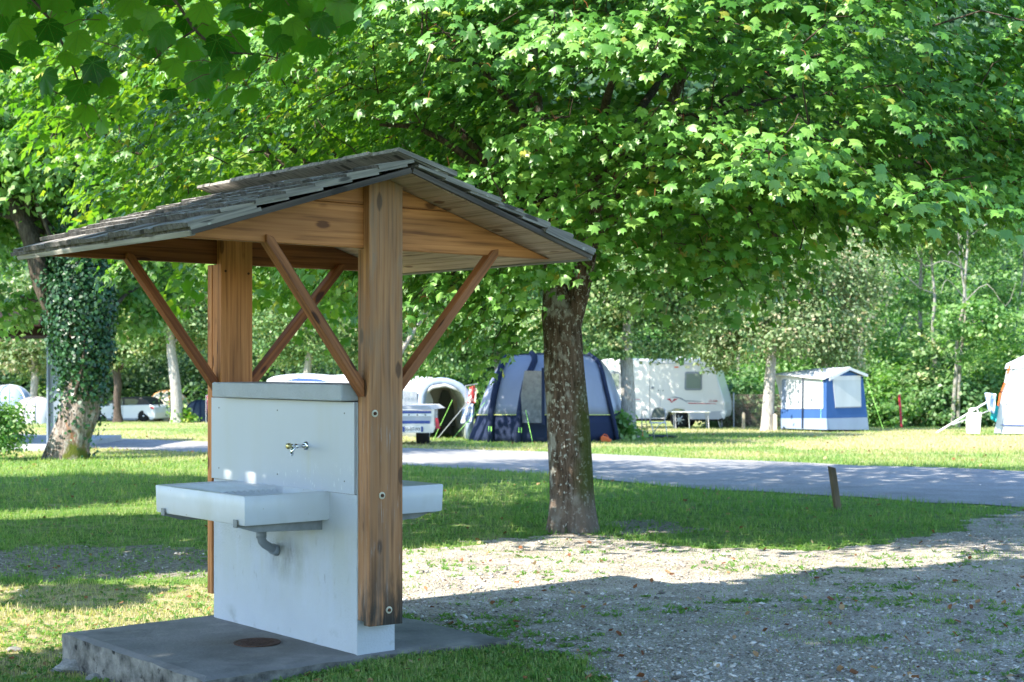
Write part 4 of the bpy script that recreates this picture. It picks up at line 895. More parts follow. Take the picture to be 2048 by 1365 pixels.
tw.tube([np.array(tuple(P3(300,-260,5.6)))-off3, np.array(tuple(P3(250,-80,YB+.1)))-off3], [.016,.009], 6); tw.tube([np.array(tuple(P3(300,-260,5.6)))-off3, np.array(tuple(P3(520,-80,YB+.1)))-off3], [.014,.008], 6); tw.tube([np.array(tuple(P3(300,-260,5.6)))-off3, np.array(tuple(P3(-60,-60,YB+.1)))-off3], [.014,.008], 6)
tw.tube([(.3,.3,4.6),(1.2,2.2,5.2),(2.6,4.6,4.7), np.array(tuple(P3(300,-260,5.6)))-off3], [.06,.045,.03,.016], 8); joints = np.array(joints)
tw.build('bough', M['bark_dark'], cam_tree, smooth=True)
MTBv = MTF[0].copy(); _r = np.hypot(MTBv[1:, 0]-.2, MTBv[1:, 1]); _f = np.clip(np.maximum(_r, .69*np.array([.62+.25*max(0, math.cos(math.atan2(y, x-.2)*.9)) for x, y in MTBv[1:, :2]])), 0, 1)/_r; MTBv[1:, 0] = .2+(MTBv[1:, 0]-.2)*_f; MTBv[1:, 1] *= _f; MTB = (MTBv, MTF[1])
big = [leaf_mesh('leaf', np.zeros((1, 3)), np.array([[0, 0, 1.]]), np.array([[1., 0, 0]]), np.array([1.]), np.array([r_]), *MTB) for r_ in (.1, .35, .55, .75, .9)]
for me in big: me.materials.append(M['bigleaf'])
st = MB()
for a, b, s in BL:
    Y = YB+rs.normal(0, .22); p = np.array(tuple(P3(a, b-s*.38, Y))); n_ = nrm(np.array([rs.normal(0, .35), -.75, .45+rs.normal(0, .25)])); t_ = nrm(np.array([rs.normal(0, .45), -.1, -1]))
    size = s/F*Y*.74*(.9+.2*rs.random()); place_leaves(cam_tree, off3, [0], p[None], n_[None], t_[None], [size], [rs.random()], big)
    q = joints[np.argmin(np.linalg.norm(joints-(p-off3), axis=1))]; c_ = p-off3+t_*size*.1; st.tube([q, (q+c_)/2+np.array([0,0,.02]), c_], .0018, 4, 0, False)
st.build('stalks', M['twig'], cam_tree, kind='stuff')

shC = gpoly([(1290,970),(1370,955),(1440,943),(1520,936),(1700,931),(2048,938),(2600,952),(2600,1050),(2048,1030),(1600,1010),(1300,990)])
PC = shade_pts(shC, 5200, 7.2, 10.2, 51, .25); nC = len(PC); Nn = nrm(np.array(tuple(SD))*.8+rs.normal(0, .45, (nC, 3)))
link('road_shade_foliage', leaf_mesh('road_shade_foliage', PC-off, Nn, nrm(rs.normal(size=(nC, 3))), .26*(.7+.6*rs.random(nC)), rs.random(nC)*.8, *RHB), M['maple'], near, kind='stuff')  # leaves added above the view so that their shadow falls on the road
# ---------------------------------------- a tree left of the picture that shades the strips of lawn on the left
shB = [gpoly([(-1000,968),(-200,962),(0,955),(200,950),(420,955),(1095,1020),(1095,1062),(840,1048),(700,1020),(420,1000),(300,998),(130,1015),(0,1020),(-1000,1030)]),
       gpoly([(-1000,1062),(0,1046),(120,1040),(250,1030),(420,1034),(800,1050),(1090,1064),(1100,1085),(900,1080),(800,1100),(420,1142),(200,1165),(120,1150),(0,1172),(-1000,1180)]),
       gpoly([(20,1185),(120,1172),(240,1185),(260,1205),(150,1222),(0,1212)])]
lt = thing('lawn_tree', (-12.5, 13.5, float(gz(-12.5, 13.5))), 'tree left of the picture that throws bands of shade on the left lawn', 'tree'); off4 = np.array(tuple(lt.location))
PB = np.concatenate([shade_pts(shB[0], 7500, 4.0, 6.8, 41, .3), shade_pts(shB[1], 6500, 4.2, 7.5, 42, .35), shade_pts(shB[2], 160, 5, 7, 43, .3)])
nB = len(PB); Nn = nrm(np.array(tuple(SD))*.8+rs.normal(0, .5, (nB, 3))); Tt = nrm(rs.normal(size=(nB, 3)))
link('foliage', leaf_mesh('foliage', PB-off4, Nn, Tt, .255*(.7+.6*rs.random(nB)), rs.random(nB)*.8, *RHB), M['maple'], lt, kind='stuff')
MB().tube([(0,0,-.1),(0,0,3),(.2,.2,6),(.4,.4,9)], [.3,.25,.18,.06], 16).build('trunk', M['bark'], lt, smooth=True)
skel(None, [([(0,0,4),(q[0]*.5,q[1]*.5,5.5),q], .09, .02) for q in ((4,3,6.5),(3,6,7),(5,-1,6.5),(1,8,7),(-1,3,7.5),(6,4,7),(2.5,0,6),(7,1,6.4))], PB[::14]-off4, None, rs, twig_r=.006).build('branches', M['bark_dark'], lt, smooth=True)
RHQ = (np.array([(-.05,0,0),(.42,.40,-.05),(1.05,0,-.13),(.42,-.40,-.05)]), [(0,1,2,3)])
# ------------------------------------------------------------------ trees beyond the road
def blob_leaves(cl, n, size, seed, flat=.55, up=.6):
    """n leaves in clumps spread through the crown volumes cl = [(x,y,z,rx,ry,rz), ...]"""
    rs = np.random.default_rng(seed); vol = np.array([(c[3]*c[4]*c[5])**.7 for c in cl]); vol /= vol.sum()
    per = 42; nc = n//per; ci = rs.choice(len(cl), nc, p=vol); c = np.array(cl)[ci]; u = nrm(rs.normal(size=(nc, 3))); d = .35+.7*rs.random(nc)**.7
    cen = c[:, :3]+u*c[:, 3:]*d[:, None]; o = np.repeat(u, per, 0); cr = np.repeat(.22+.35*rs.random(nc), per)*np.repeat(np.clip(c[:, 3]*.55, .4, 1.6), per)
    p = np.repeat(cen, per, 0)+rs.normal(size=(nc*per, 3))*cr[:, None]*np.array([1, 1, flat])
    nn = nrm(o*.5+np.array([0, 0, up])+rs.normal(0, .55, p.shape)); tt = nrm(o*.4+rs.normal(0, .6, p.shape)-np.array([0, 0, .5]))
    rn = np.clip(np.repeat(rs.random(nc)*.55, per)+rs.random(len(p))*.5-.02, 0, 1); return p, nn, tt, size*(.6+.8*rs.random(len(p))), rn
def btree(px, py, Y, trunk, crown, n, size, m, bark, label, seed, group=None, name='tree', limbs=5, extra=None, tip_rad=.03):
    """trunk: [(px, py, radius)], crown: [(px, py, dY, rx, ry, rz)] with the radii in metres"""
    b = P3(px, py, Y); z0 = float(gz(b.x, Y)); t = thing(name, (b.x, Y, z0), label, 'tree', 0, group); o = np.array([b.x, Y, z0])
    tp = [np.array(tuple(P3(a, c, Y)))-o for a, c, r in trunk]; tp[0][2] = -.1; k = 5*len(tp)
    sp = smooth_path(tp, k); rr = np.interp(np.linspace(0, 1, k), np.linspace(0, 1, len(tp)), [r for *_, r in trunk])
    MB().tube(sp, rr, 14, 0, True, barkdisp(seed, .08, .25, 0, .5)).build('trunk', bark, t, smooth=True)
    cl = []
    for a, c, dY, rx, ry, rz in crown: q = np.array(tuple(P3(a, c, Y+dY)))-o; cl.append((*q, rx, ry, rz))
    rs = np.random.default_rng(seed); mb = MB(); top = sp[-1]
    for i in range(limbs):
        mb = MB()
        c = cl[i % len(cl)]; q = np.array(c[:3])+rs.normal(size=3)*np.array(c[3:])*.35; s0 = sp[int(len(sp)*rs.uniform(.6, .98))]
        mb.tube(smooth_path([s0, (s0+q)/2+np.array([0, 0, .3]), q], 7), np.linspace(rr[-1]*.7, .015, 7), 6, 0, False); mb.build('limb', bark, t, smooth=True)
    if extra: extra(t, o, bark)
    P_, N_, T_, S_, R_ = blob_leaves(cl, n, size, seed); k = P_[:, 2] > .6; tv, tf = RHQ
    link('crown', leaf_mesh('crown', P_[k], N_[k], T_[k], S_[k], R_[k], tv, tf), m, t, kind='stuff'); return t
# old ivy tree at the left
lx, ly = G(140, 918); z0 = float(gz(lx, ly)); old = thing('old_tree', (lx, ly, z0), 'thick leaning old tree with orange stained bark at the left, ivy up its trunk', 'tree'); oo = np.array([lx, ly, z0])
def L(px, py, Y=ly): return np.array(tuple(P3(px, py, Y)))-oo
sp = smooth_path([L(134,925), L(141,880), L(160,820), L(168,770), L(172,700), L(160,620), L(150,520), L(150,400), L(165,300), L(190,180)], 70)
MB().tube(sp, np.interp(np.linspace(0,1,70), [0,.06,.16,.3,.5,.75,1], [.41,.40,.385,.38,.32,.22,.1]), 36, 0, True, barkdisp(4, .09, .16, 0, .6, 11, .5)).build('trunk', M['bark_old'], old, smooth=True)
sp2 = smooth_path([L(150,680), L(112,620), L(85,560), L(70,500), L(45,440), L(10,390), L(-60,330)], 40)
MB().tube(sp2, np.linspace(.26,.13,40), 24, 0, True, barkdisp(7, .09)).build('limb', M['bark_dark'], old, smooth=True)
cl = [(*L(a,b,ly+d),rx,ry,rz) for a,b,d,rx,ry,rz in ((60,250,0,2.0,1.8,1.5),(-40,120,1,2.4,2,1.8),(130,120,-.5,1.8,1.8,1.6),(200,20,1,2.2,2,1.6),(20,420,1.5,1.1,1.0,.9),(40,330,-.5,1.2,1.0,.8),(230,250,1.2,1.3,1.2,1.3),(250,440,1.8,.9,.8,1.2),(230,600,2,1.0,.8,1.0),(300,560,2.4,.9,.8,1.1),(-60,470,.5,1.0,1,1.0),(30,590,1,.8,.7,.7),(120,480,1.5,.7,.6,.8))]
mb = MB()
for i, c in enumerate(cl):
    s0 = (sp if i % 2 else sp2)[30 if i % 2 else 25]; mb.tube(smooth_path([s0, (s0+np.array(c[:3]))/2+[0,0,.3], c[:3]], 8), np.linspace(.07,.02,8), 6, 0, False)
mb.build('branches', M['bark_dark'], old, smooth=True)
P_, N_, T_, S_, R_ = blob_leaves(cl, 42000, .145, 12); link('crown', leaf_mesh('crown', P_, N_, T_, S_, R_, *RHQ), M['fresh'], old, kind='stuff')
iv = thing('ivy', (lx, ly, z0), 'dark glossy ivy climbing the leaning old tree at the left', 'ivy'); rs = np.random.default_rng(9); P_ = []; N_ = []
for a, b, r_, n in ((180,775,.30,300),(192,735,.30,260),(150,790,.5,60),(175,815,.45,50),(178,770,.40,250),(165,740,.50,700),(160,700,.56,1100),(158,650,.60,1400),(165,600,.62,1500),(172,560,.55,1200),(158,510,.42,800),(152,450,.34,600),(150,400,.30,420),(155,340,.26,350),(125,590,.36,600),(190,640,.40,600),(110,640,.25,300),(60,330,.2,0),(200,700,.30,500),(150,850,.42,70),(165,880,.38,40),(172,790,.38,160),(140,800,.42,90),(120,520,.25,200),(90,560,.2,160),(185,600,.45,500)):
    n = int(n*1.7); u = nrm(rs.normal(size=(n, 3))); c = L(a, b, ly-.05); P_.append(c+u*np.array([r_, r_, r_*1.25])*(.75+.45*rs.random(n))[:, None]); N_.append(u+rs.normal(0, .35, u.shape)+[0, 0, .3])
P_ = np.concatenate(P_); N_ = nrm(np.concatenate(N_)); T_ = nrm(rs.normal(0, .5, P_.shape)-[0, 0, 1]); n = len(P_)
link('leaves', leaf_mesh('leaves', P_, N_, T_, .072*(.6+.8*rs.random(n)), rs.random(n), np.array([(0,0,0),(.25,.5,0),(.6,.36,-.05),(1,0,-.15),(.6,-.36,-.05),(.25,-.5,0)]), RH3[1]), M['ivy'], iv, kind='stuff')
MB().tube(smooth_path([L(150,790,ly-.5), L(168,700,ly-.5), L(158,560,ly-.45), L(150,400,ly-.35)], 20), .03, 6).build('stem', M['bark_dark'], iv)
# trees of the pitches
btree(1257,878,42.5, [(1257,884,.24),(1257,820,.205),(1255,760,.19),(1252,690,.17),(1262,620,.12),(1275,560,.05)], [(1290,560,0,1.7,1.5,.9),(1380,620,.5,1.3,1.2,.8),(1200,620,.5,1.2,1.2,.9),(1330,500,.8,1.8,1.6,1.0),(1440,560,1,1.2,1.2,.9),(1230,690,-.3,.6,.6,.35),(1340,700,.2,.6,.6,.35),(1180,520,1,1.3,1.2,1.0),(1120,640,1.5,1.0,1.0,.8)], 32000, .115, M['pale'], M['bark_pale'], 'pale leaved tree with lichened trunk between the blue tent and the caravan', 51)
btree(1540,857,50.5, [(1534,862,.23),(1537,800,.19),(1541,745,.18),(1543,715,.16),(1550,640,.10),(1560,560,.05)], [(1540,660,0,1.7,1.5,.9),(1440,640,.5,1.5,1.3,1.0),(1640,640,.5,1.7,1.5,1.1),(1590,540,1,2.4,1.8,1.5),(1480,540,1,1.7,1.6,1.2),(1680,700,.8,1.0,1.0,.8),(1430,710,.5,.9,.9,.6),(1700,560,1.6,1.4,1.4,1.2)], 40000, .115, M['pinkish'], M['bark_white'], 'tree with sunlit white trunk and pinkish pale crown beside the blue and white awning', 52)
btree(236,842,78, [(236,846,.24),(234,800,.19),(236,770,.20),(232,742,.22),(222,710,.14)], [(235,680,0,1.9,1.8,1.3),(180,650,1,1.5,1.5,1.2),(300,650,.5,1.9,1.7,1.4),(250,590,1,2.3,2,1.6),(380,640,1.5,1.8,1.7,1.4),(200,540,1.5,2,2,1.4)], 20000, .16, M['pale'], M['bark_dark'], 'short dark forked trunk with a pale crown in front of the white car', 53)
btree(350,830,76, [(355,838,.32),(352,780,.27),(346,730,.25),(342,690,.22),(340,600,.12)], [(340,620,0,2.2,2,1.6),(290,560,1,2,1.8,1.5),(400,560,.6,2.2,2,1.7),(420,660,1,1.6,1.5,1.2),(350,480,1,2.2,2,1.8),(300,690,1,.9,.9,.6)], 21000, .16, M['pale'], M['bark_pale'], 'straight pale grey trunk rising in front of the cream dome tent', 54)
btree(65,838,82, [(60,842,.22),(66,800,.2),(70,750,.2),(66,700,.12)], [(60,690,0,2.0,2,1.5),(10,660,1,2,2,1.6),(120,680,.5,1.8,1.8,1.5),(60,600,1,2.6,2,1.7)], 12000, .2, M['pinkish'], M['bark_pale'], 'pale trunk seen between the hedge and the grey post at the left edge', 55)
btree(640,800,66, [(600,860,.2),(612,760,.18),(630,640,.12)], [(600,640,0,2.2,2,1.5),(700,620,.6,2.2,2,1.6),(540,600,1,2.2,2,1.7),(820,640,.6,2.2,2,1.5),(900,690,0,1.6,1.5,1.1),(640,700,.4,1.7,1.5,.8),(760,700,.4,1.6,1.4,.9),(560,700,.6,1.4,1.3,.7),(880,600,1.4,2,1.8,1.4)], 36000, .135, M['pale'], M['bark_pale'], 'pale leaved tree seen through the open frame of the shelter', 56)
btree(1150,840,51.5, [(1150,856,.2),(1150,760,.17),(1148,640,.12)], [(1030,400,0,2.3,2.2,1.4),(1150,380,0,2.4,2.2,1.5),(1260,410,0,2.2,2.2,1.4),(1090,480,1,2,2,1.3),(1210,500,1,2,2,1.2)], 15000, .13, M['mid'], M['bark_pale'], 'unseen tree added behind the near trunk, its high crown shading the caravan', 58)  # put in out of sight so its crown shades the caravan
btree(772,845,39.5, [(772,880,.16),(771,800,.14),(780,640,.10)], [(850,430,-1.5,1.9,1.8,1.1),(950,400,-2,2.0,1.8,1.2),(1040,420,-2,1.8,1.8,1.1),(900,500,-1,1.6,1.5,.9)], 14000, .17, M['mid'], M['bark_pale'], 'slender tree added out of sight behind the shelter post to shade the blue tent', 59)  # added tree; its hidden crown is there to shade the blue tent
btree(985,870,47, [(1010,878,.16),(1005,800,.14),(990,700,.11),(975,640,.05)], [(960,650,0,1.2,1.1,.8),(900,680,.3,.9,.9,.6),(1020,690,.2,1.1,.9,.5),(1000,600,.6,1.5,1.3,1.0),(930,720,0,.6,.6,.35),(1060,640,.6,1.1,1.0,.8)], 12000, .13, M['mid'], M['bark_pale'], 'dark leaved tree hanging over the top of the big blue tent', 57)
# the wood behind
fr = [(1690,845,60,5,'pale slim tree right behind the blue and white awning'),(1728,840,62,9,'leaning tree with broken bark above the right end of the awning roof'),(1832,835,64,7,'tall straight pale tree right of the awning'),(1868,835,60,6,'pale trunk just left of the twin white trunks'),
      (1905,850,58,6,'left one of the twin white trunks at the wood edge'),(1930,850,58,5,'right one of the twin white trunks at the wood edge'),(1765,840,66,4,'thin trunk between the leaning tree and the tall straight tree'),(1655,840,66,4,'thin trunk rising behind the awning ridge'),(1990,850,64,4,'leaning dead limbed tree near the right edge'),(1470,840,68,6,'trunk in the shade behind the caravan end')]
for i, (px, py, Y, wpx, lb) in enumerate(fr):
    rs = np.random.default_rng(100+i); r_ = wpx/F*Y*.72; k = 9; dx = rs.normal(0, 5, k).cumsum()*.7+(0 if i not in (8,) else np.linspace(0, 60, k)); 
    if i == 4: dx = np.array([0,3,8,10,22,26,30,26,22])
    if i == 5: dx = np.array([-14,-13,-10,-4,2,-6,-12,-14,-18])+0.
    tr = [(px+dx[j], py+8-j*62, r_*(1-.08*j)) for j in range(k)]
    def ex(t, o, bark, px=px, py=py, Y=Y, rs=rs, r_=r_, dx=dx):
        for j in range(5):
            a = rs.integers(3, 8); s0 = np.array(tuple(P3(px+dx[a], py-a*62, Y)))-o; d = (rs.random()-.5)*2
            mb = MB(); mb.tube(smooth_path([s0, s0+[d*1.0, -.3, .2+rs.random()*.5], s0+[d*1.9, -.5, rs.normal(0, .6)+.4], s0+[d*2.4, -.6, rs.normal(0, .8)+.6]], 10), np.linspace(r_*.38, .008, 10), 5, 0, False); mb.build('limb', bark, t, smooth=True)
    btree(px, py, Y, tr, [(px+rs.normal(0, 30), 430-70*j+rs.normal(0, 20), .8+rs.random(), 1.6+rs.random(), 1.5, 1.2) for j in range(4)]+[(px+rs.normal(0, 50), 590+rs.normal(0, 50), -.6, 1.0, .7, .7), (px+rs.normal(0, 50), 690+rs.normal(0, 40), -.4, .9, .6, .6)], 11000, .16, M['fresh'] if i % 3 else M['pale'], M['bark_slim'], lb, 100+i, 'slim trees at the edge of the wood', limbs=3, extra=ex)
# shrubs along the fence
shr = [(1465,800,59,1.2,1.1,1.3,'mid','shrub in shade behind the right end of the caravan'),(1520,815,60,1.0,1,1.0,'mid','shrub behind the wire fence left of the white trunk'),(1600,735,63,2.2,1.4,2.0,'fresh','big bush rising over the roof of the awning'),(1765,800,58,1.1,1.0,1.3,'fresh','light green bush touching the right wall of the awning'),(1840,800,60,1.5,1.2,1.3,'pale','dry pale bush behind the red stake'),(1800,730,64,1.9,1.4,1.7,'fresh','tall bush behind the red stake'),
       (1920,800,59,1.6,1.2,1.1,'mid','bush behind the leaning washing pole'),(1990,760,60,1.8,1.3,1.7,'fresh','bright bush left of the tent at the right edge'),(1960,700,64,2.2,1.6,1.7,'mid','dark bush under the dead limbs at the right'),(1700,770,62,1.2,1.0,1.2,'mid','bush behind the gable of the awning'),(2100,740,60,2,1.4,2.2,'fresh','bush behind the tent cut by the right edge')]
for i, (px, py, Y, rx, ry, rz, mn, lb) in enumerate(shr):
    b = P3(px, py, Y); z0 = float(gz(b.x, Y)); zc = max(b.z-z0, rz*.75); t = thing('shrub', (b.x, Y, z0), lb, 'shrub', 0, 'shrubs along the edge of the wood')
    P_, N_, T_, S_, R_ = blob_leaves([(0,0,zc,rx,ry,rz),(rx*.5,-.2,zc*.55,rx*.7,ry*.8,rz*.6),(-rx*.5,-.1,zc*.6,rx*.7,ry*.8,rz*.6)], int(3600*rx), .16, 200+i); k = P_[:, 2] > .02
    link('foliage', leaf_mesh('foliage', P_[k], N_[k], T_[k], S_[k], R_[k], *RHQ), M[mn], t, kind='stuff')
    mb = MB()
    for j in range(6): a = j*1.05+i; mb.tube([(math.cos(a)*.1, math.sin(a)*.1, -.05), (math.cos(a)*rx*.3, math.sin(a)*ry*.3, zc*.6), (math.cos(a)*rx*.6, math.sin(a)*ry*.6, zc*1.1)], [.035,.025,.01], 5)
    mb.build('stems', M['bark_pale'], t)
# wood edge as one mass
rs = np.random.default_rng(77); cl = []
for px in range(-500, 2700, 62):
    for row, (Y, sz) in enumerate(((74, 2.6), (88, 3.2), (92, 3.4))):
        hmax = 17 if px > 300 else 20
        for z in np.arange(1.2, hmax, 2.3):
            if row == 0 and (px < 1400 or z > 8): continue
            if row == 1 and z > 13: continue
            x = (px+rs.normal(0, 25)-HX)/F*Y; yy = Y+rs.normal(0, 1.5)+z*.25; cl.append((x, yy, float(gz(x, yy))+z+rs.normal(0, .4), sz*.8*(.7+.6*rs.random()), sz*.6, sz*.45*(.7+.6*rs.random())))
P_, N_, T_, S_, R_ = blob_leaves(cl, 190000, .27, 78); kk = P_[:, 2] > gz(P_[:, 0], P_[:, 1]); sel = (fbm(P_[:, 0]*.16, P_[:, 2]*.22, 5)+rs.random(len(P_))*.14+.10*sstep(8, 16, P_[:, 0])) > .53  # more light leaves towards the right, coloured as if the sun fell there
for nme, m_, k, lb in (('wood', M['darkwood'], kk & ~sel, 'dark green wood closing the view behind the campsite'), ('woodland_edge', M['fresh'], kk & sel, 'lighter green foliage in patches of the wood, more at the right as if sunlit')):
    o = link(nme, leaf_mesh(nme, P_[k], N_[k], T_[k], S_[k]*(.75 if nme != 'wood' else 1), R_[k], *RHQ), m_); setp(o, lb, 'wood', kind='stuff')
# wooded slope behind everything
hx = np.linspace(-90, 90, 60); hy = np.linspace(96, 175, 30); X_, Y_ = np.meshgrid(hx, hy); Z_ = gz(X_, Y_)-.3+(Y_-96)*.62+3.5*(fbm(X_*.09, Y_*.09, 6)-.5); q = (np.arange(29)[:, None]*60+np.arange(59)[None]).ravel()
hm = mat('wooded slope', (.030,.07,.022), .95, .1, var=.7, vscale=.5, bump=1, bscale=1.5); link('hillside', mesh_np('hillside', np.stack([X_, Y_, Z_], -1).reshape(-1, 3), np.stack([q, q+1, q+61, q+60], 1), None, True), hm, kind='structure')
hyy = rs.random(60000)*70+97; hxx = (rs.random(60000)-.5)*2*(hyy*.42); n = len(hxx); hp = np.stack([hxx, hyy, gz(hxx, hyy)-.3+(hyy-96)*.62+rs.random(n)*3.2], -1)
o = link('slope_trees', leaf_mesh('slope_trees', hp, nrm(rs.normal(0, .6, hp.shape)+[0, -.3, .6]), nrm(rs.normal(size=hp.shape)), .8*(.6+.8*rs.random(n)), np.clip(rs.random(n)*.6+(fbm(hxx*.1, hyy*.1, 9)-.4), 0, 1), *RHQ), M['darkwood']); setp(o, 'trees covering the slope behind the wood', 'wood', kind='stuff')
# hedge at the left edge
b = P3(-5, 850, 30); z0 = float(gz(b.x, 30)); hd = thing('hedge_bush', (b.x, 30, z0), 'round dark green bush cut off by the left edge of the picture', 'bush')
P_, N_, T_, S_, R_ = blob_leaves([(0,0,.6,.52,.5,.62),(-.3,.2,.8,.5,.5,.5),(-.6,0,.6,.6,.5,.6)], 6500, .075, 300); k = P_[:, 2] > .02
link('foliage', leaf_mesh('foliage', P_[k], N_[k], T_[k], S_[k], R_[k], *RHQ), M['fresh'], hd, kind='stuff')
mb = MB()
for j in range(7): a = j*.9; mb.tube([(math.cos(a)*.08-.2, math.sin(a)*.08, -.03), (math.cos(a)*.3-.2, math.sin(a)*.25, .7)], [.02,.008], 5)
mb.build('stems', M['bark_dark'], hd)
for (px, py, Y, s, lb, mn) in ((368,838,76,.55,'low yellow green plant in front of the cream dome tent','maple_y'),(1243,868,41.8,.42,'leafy sapling growing at the foot of the lichened trunk beside the blue tent','fresh')):
    b = P3(px, py, Y); z0 = float(gz(b.x, Y)); t = thing('plant', (b.x, Y, z0), lb, 'plant'); P_, N_, T_, S_, R_ = blob_leaves([(0,0,.3*s*2,.9*s,.6*s,.5*s),(.1,0,.9*s*(2 if px > 1000 else .6),.35*s,.3*s,.7*s)], 700, .16, 310); k = P_[:, 2] > 0
    link('foliage', leaf_mesh('foliage', P_[k], N_[k], T_[k], S_[k], R_[k], *RHQ), M[mn], t, kind='stuff'); MB().tube([(0,0,0),(.05,0,.5*s),(.08,0,1.3*s)], [.015,.01,.006], 5).build('stem', M['bark_pale'], t)
# ------------------------------------------------------------------ the campsite
def gthing(name, px, py, Y, label, cat, group=None):
    b = P3(px, py, Y); z0 = float(gz(b.x, Y)); t = thing(name, (b.x, Y, z0), label, cat, 0, group); t['_o'] = 0; del t['_o']; return t
def pm(t, name, mb, m, smooth=False, bevel=0, kind=None, label=None):
    o_ = Vector(t.location); mb.v = [tuple(Vector(v)-o_) for v in mb.v]; o = mb.build(name, m, t, None, smooth, bevel, kind, seg=2)
    if label: o['label'] = label
    return o
def gnd(px, Y, dz=0): x = (px-HX)/F*Y; return Vector((x, Y, float(gz(x, Y))+dz))
def txt(t, name, s, p, size, m, nrmv, ext=.003, sx=1):
    cu = bpy.data.curves.new(name, 'FONT'); cu.body = s; cu.size = size; cu.extrude = ext; cu.align_x = 'CENTER'; cu.align_y = 'CENTER'
    tmp = bpy.data.objects.new('tmp', cu); COL.objects.link(tmp); bpy.context.view_layer.update(); me = bpy.data.meshes.new_from_object(tmp); bpy.data.objects.remove(tmp)
    o = link(name, me, m, t); o.location = p-Vector(t.location); n = Vector(nrmv); o.rotation_euler = (R(90), 0, math.atan2(n.x, -n.y)*1.0); o.scale = (sx, 1, 1); return o
M['white'] = mat('white paint', (.80,.80,.77), .35, .5); M['cream'] = mat('cream caravan skin', (.74,.715,.67), .3, .5, coat=.3); M['black'] = mat('black plastic', (.02,.02,.022), .5, .4)
M['rubber'] = mat('tyre rubber', (.02,.02,.02), .8, .3); M['steel'] = mat('galvanised steel', (.55,.57,.58), .35, .5, .7); M['glass'] = mat('dark window', (.06,.075,.07), .06, .8, coat=.5); M['glass_green'] = mat('caravan window', (.20,.24,.19), .08, .7, coat=.5)
M['red'] = mat('red trim', (.45,.03,.05), .4, .5); M['grey'] = mat('grey trim', (.22,.24,.26), .5, .4); M['orange'] = mat('orange plastic', (.75,.14,.03), .4, .5); M['blue'] = mat('blue band', (.03,.07,.28), .4, .5)
def cloth(name, c, **k): return mat(name, c, .85, .15, var=.12, vscale=2.2, bump=.25, bscale=7, stretch=(1,1,.25), **k)
M['t_navy'] = cloth('navy tent fabric', (.020,.030,.065)); M['t_blue'] = cloth('grey blue tent fabric', (.25,.28,.36)); M['t_sunlit'] = cloth('tent fabric lightened for sun', (.42,.47,.60)); M['t_clear'] = mat('clear tent window', (.10,.13,.17), .12, .7, var=.6, vscale=6, vcol=(.03,.05,.08))
M['t_white'] = cloth('white tent fabric', (.62,.64,.66)); M['t_grey'] = cloth('light grey tent fabric', (.50,.51,.53)); M['t_royal'] = cloth('blue tent fabric', (.045,.115,.30)); M['t_pale'] = cloth('pale blue grey tent fabric', (.28,.35,.47)); M['t_window'] = cloth('frosted tent window', (.52,.56,.57))
M['t_cream'] = cloth('cream tent fabric', (.80,.72,.58)); M['t_tan'] = cloth('tan tent inner', (.42,.37,.32)); M['t_dark'] = cloth('cloth painted dark as unlit tent inside', (.07,.07,.065)); M['t_deep'] = cloth('dark blue grey tent fabric', (.05,.07,.10)); M['lime'] = mat('lime guy line', (.35,.8,.15), .5, .3); M['piping'] = mat('yellow piping', (.65,.70,.20), .6, .2)
def guy(t, a, b, r=.006): pm(t, 'guy_line', MB().tube([a, b], r, 4), M['lime'])

# ---- big inflatable tent
bt = gthing('tent', 1090, 885, 40, 'large navy and grey blue inflatable tent behind the near tree trunk', 'tent')
def seam(pts, n=13): return smooth_path([tuple(P3(*p)) for p in pts], n)
S = [seam([(935,885,41.2),(955,830,41.3),(972,780,41.5),(1000,728,41.8),(1022,711,42.2)]),
     seam([(982,885,40.1),(984,830,40.1),(996,765,40.3),(1010,722,40.9),(1030,709,41.8)]),
     seam([(1036,886,39.6),(1040,830,39.6),(1052,765,39.9),(1070,722,40.6),(1066,707,41.8)]),
     seam([(1098,885,39.5),(1098,830,39.5),(1098,765,39.7),(1100,722,40.5),(1100,707,41.8)]),
     seam([(1170,882,39.8),(1168,830,39.8),(1160,765,40.0),(1150,722,40.7),(1140,707,41.8)]),
     seam([(1232,875,40.6),(1222,830,40.6),(1209,775,40.8),(1196,728,41.3),(1175,709,42.0)]),
     seam([(1247,868,43.4),(1246,820,43.3),(1232,775,43.2),(1214,734,43.1),(1192,714,42.9)]),
     seam([(1200,868,45.0),(1200,820,45),(1190,775,44.9),(1175,734,44.4),(1150,712,43.6)]),
     seam([(1010,872,45.0),(1012,820,45),(1022,775,44.9),(1040,730,44.4),(1055,712,43.6)])]
for s in S: s[0, 2] = float(gz(s[0, 0], s[0, 1]))-.02
top = np.mean([s[-1] for s in S], 0)
fab = ['t_blue', 't_blue', 't_blue', 't_blue', 't_blue', 't_sunlit', 't_blue', 't_blue', 't_blue']  # the right facet has a lighter colour standing in for sun on it
ng = 13; zlow = 4
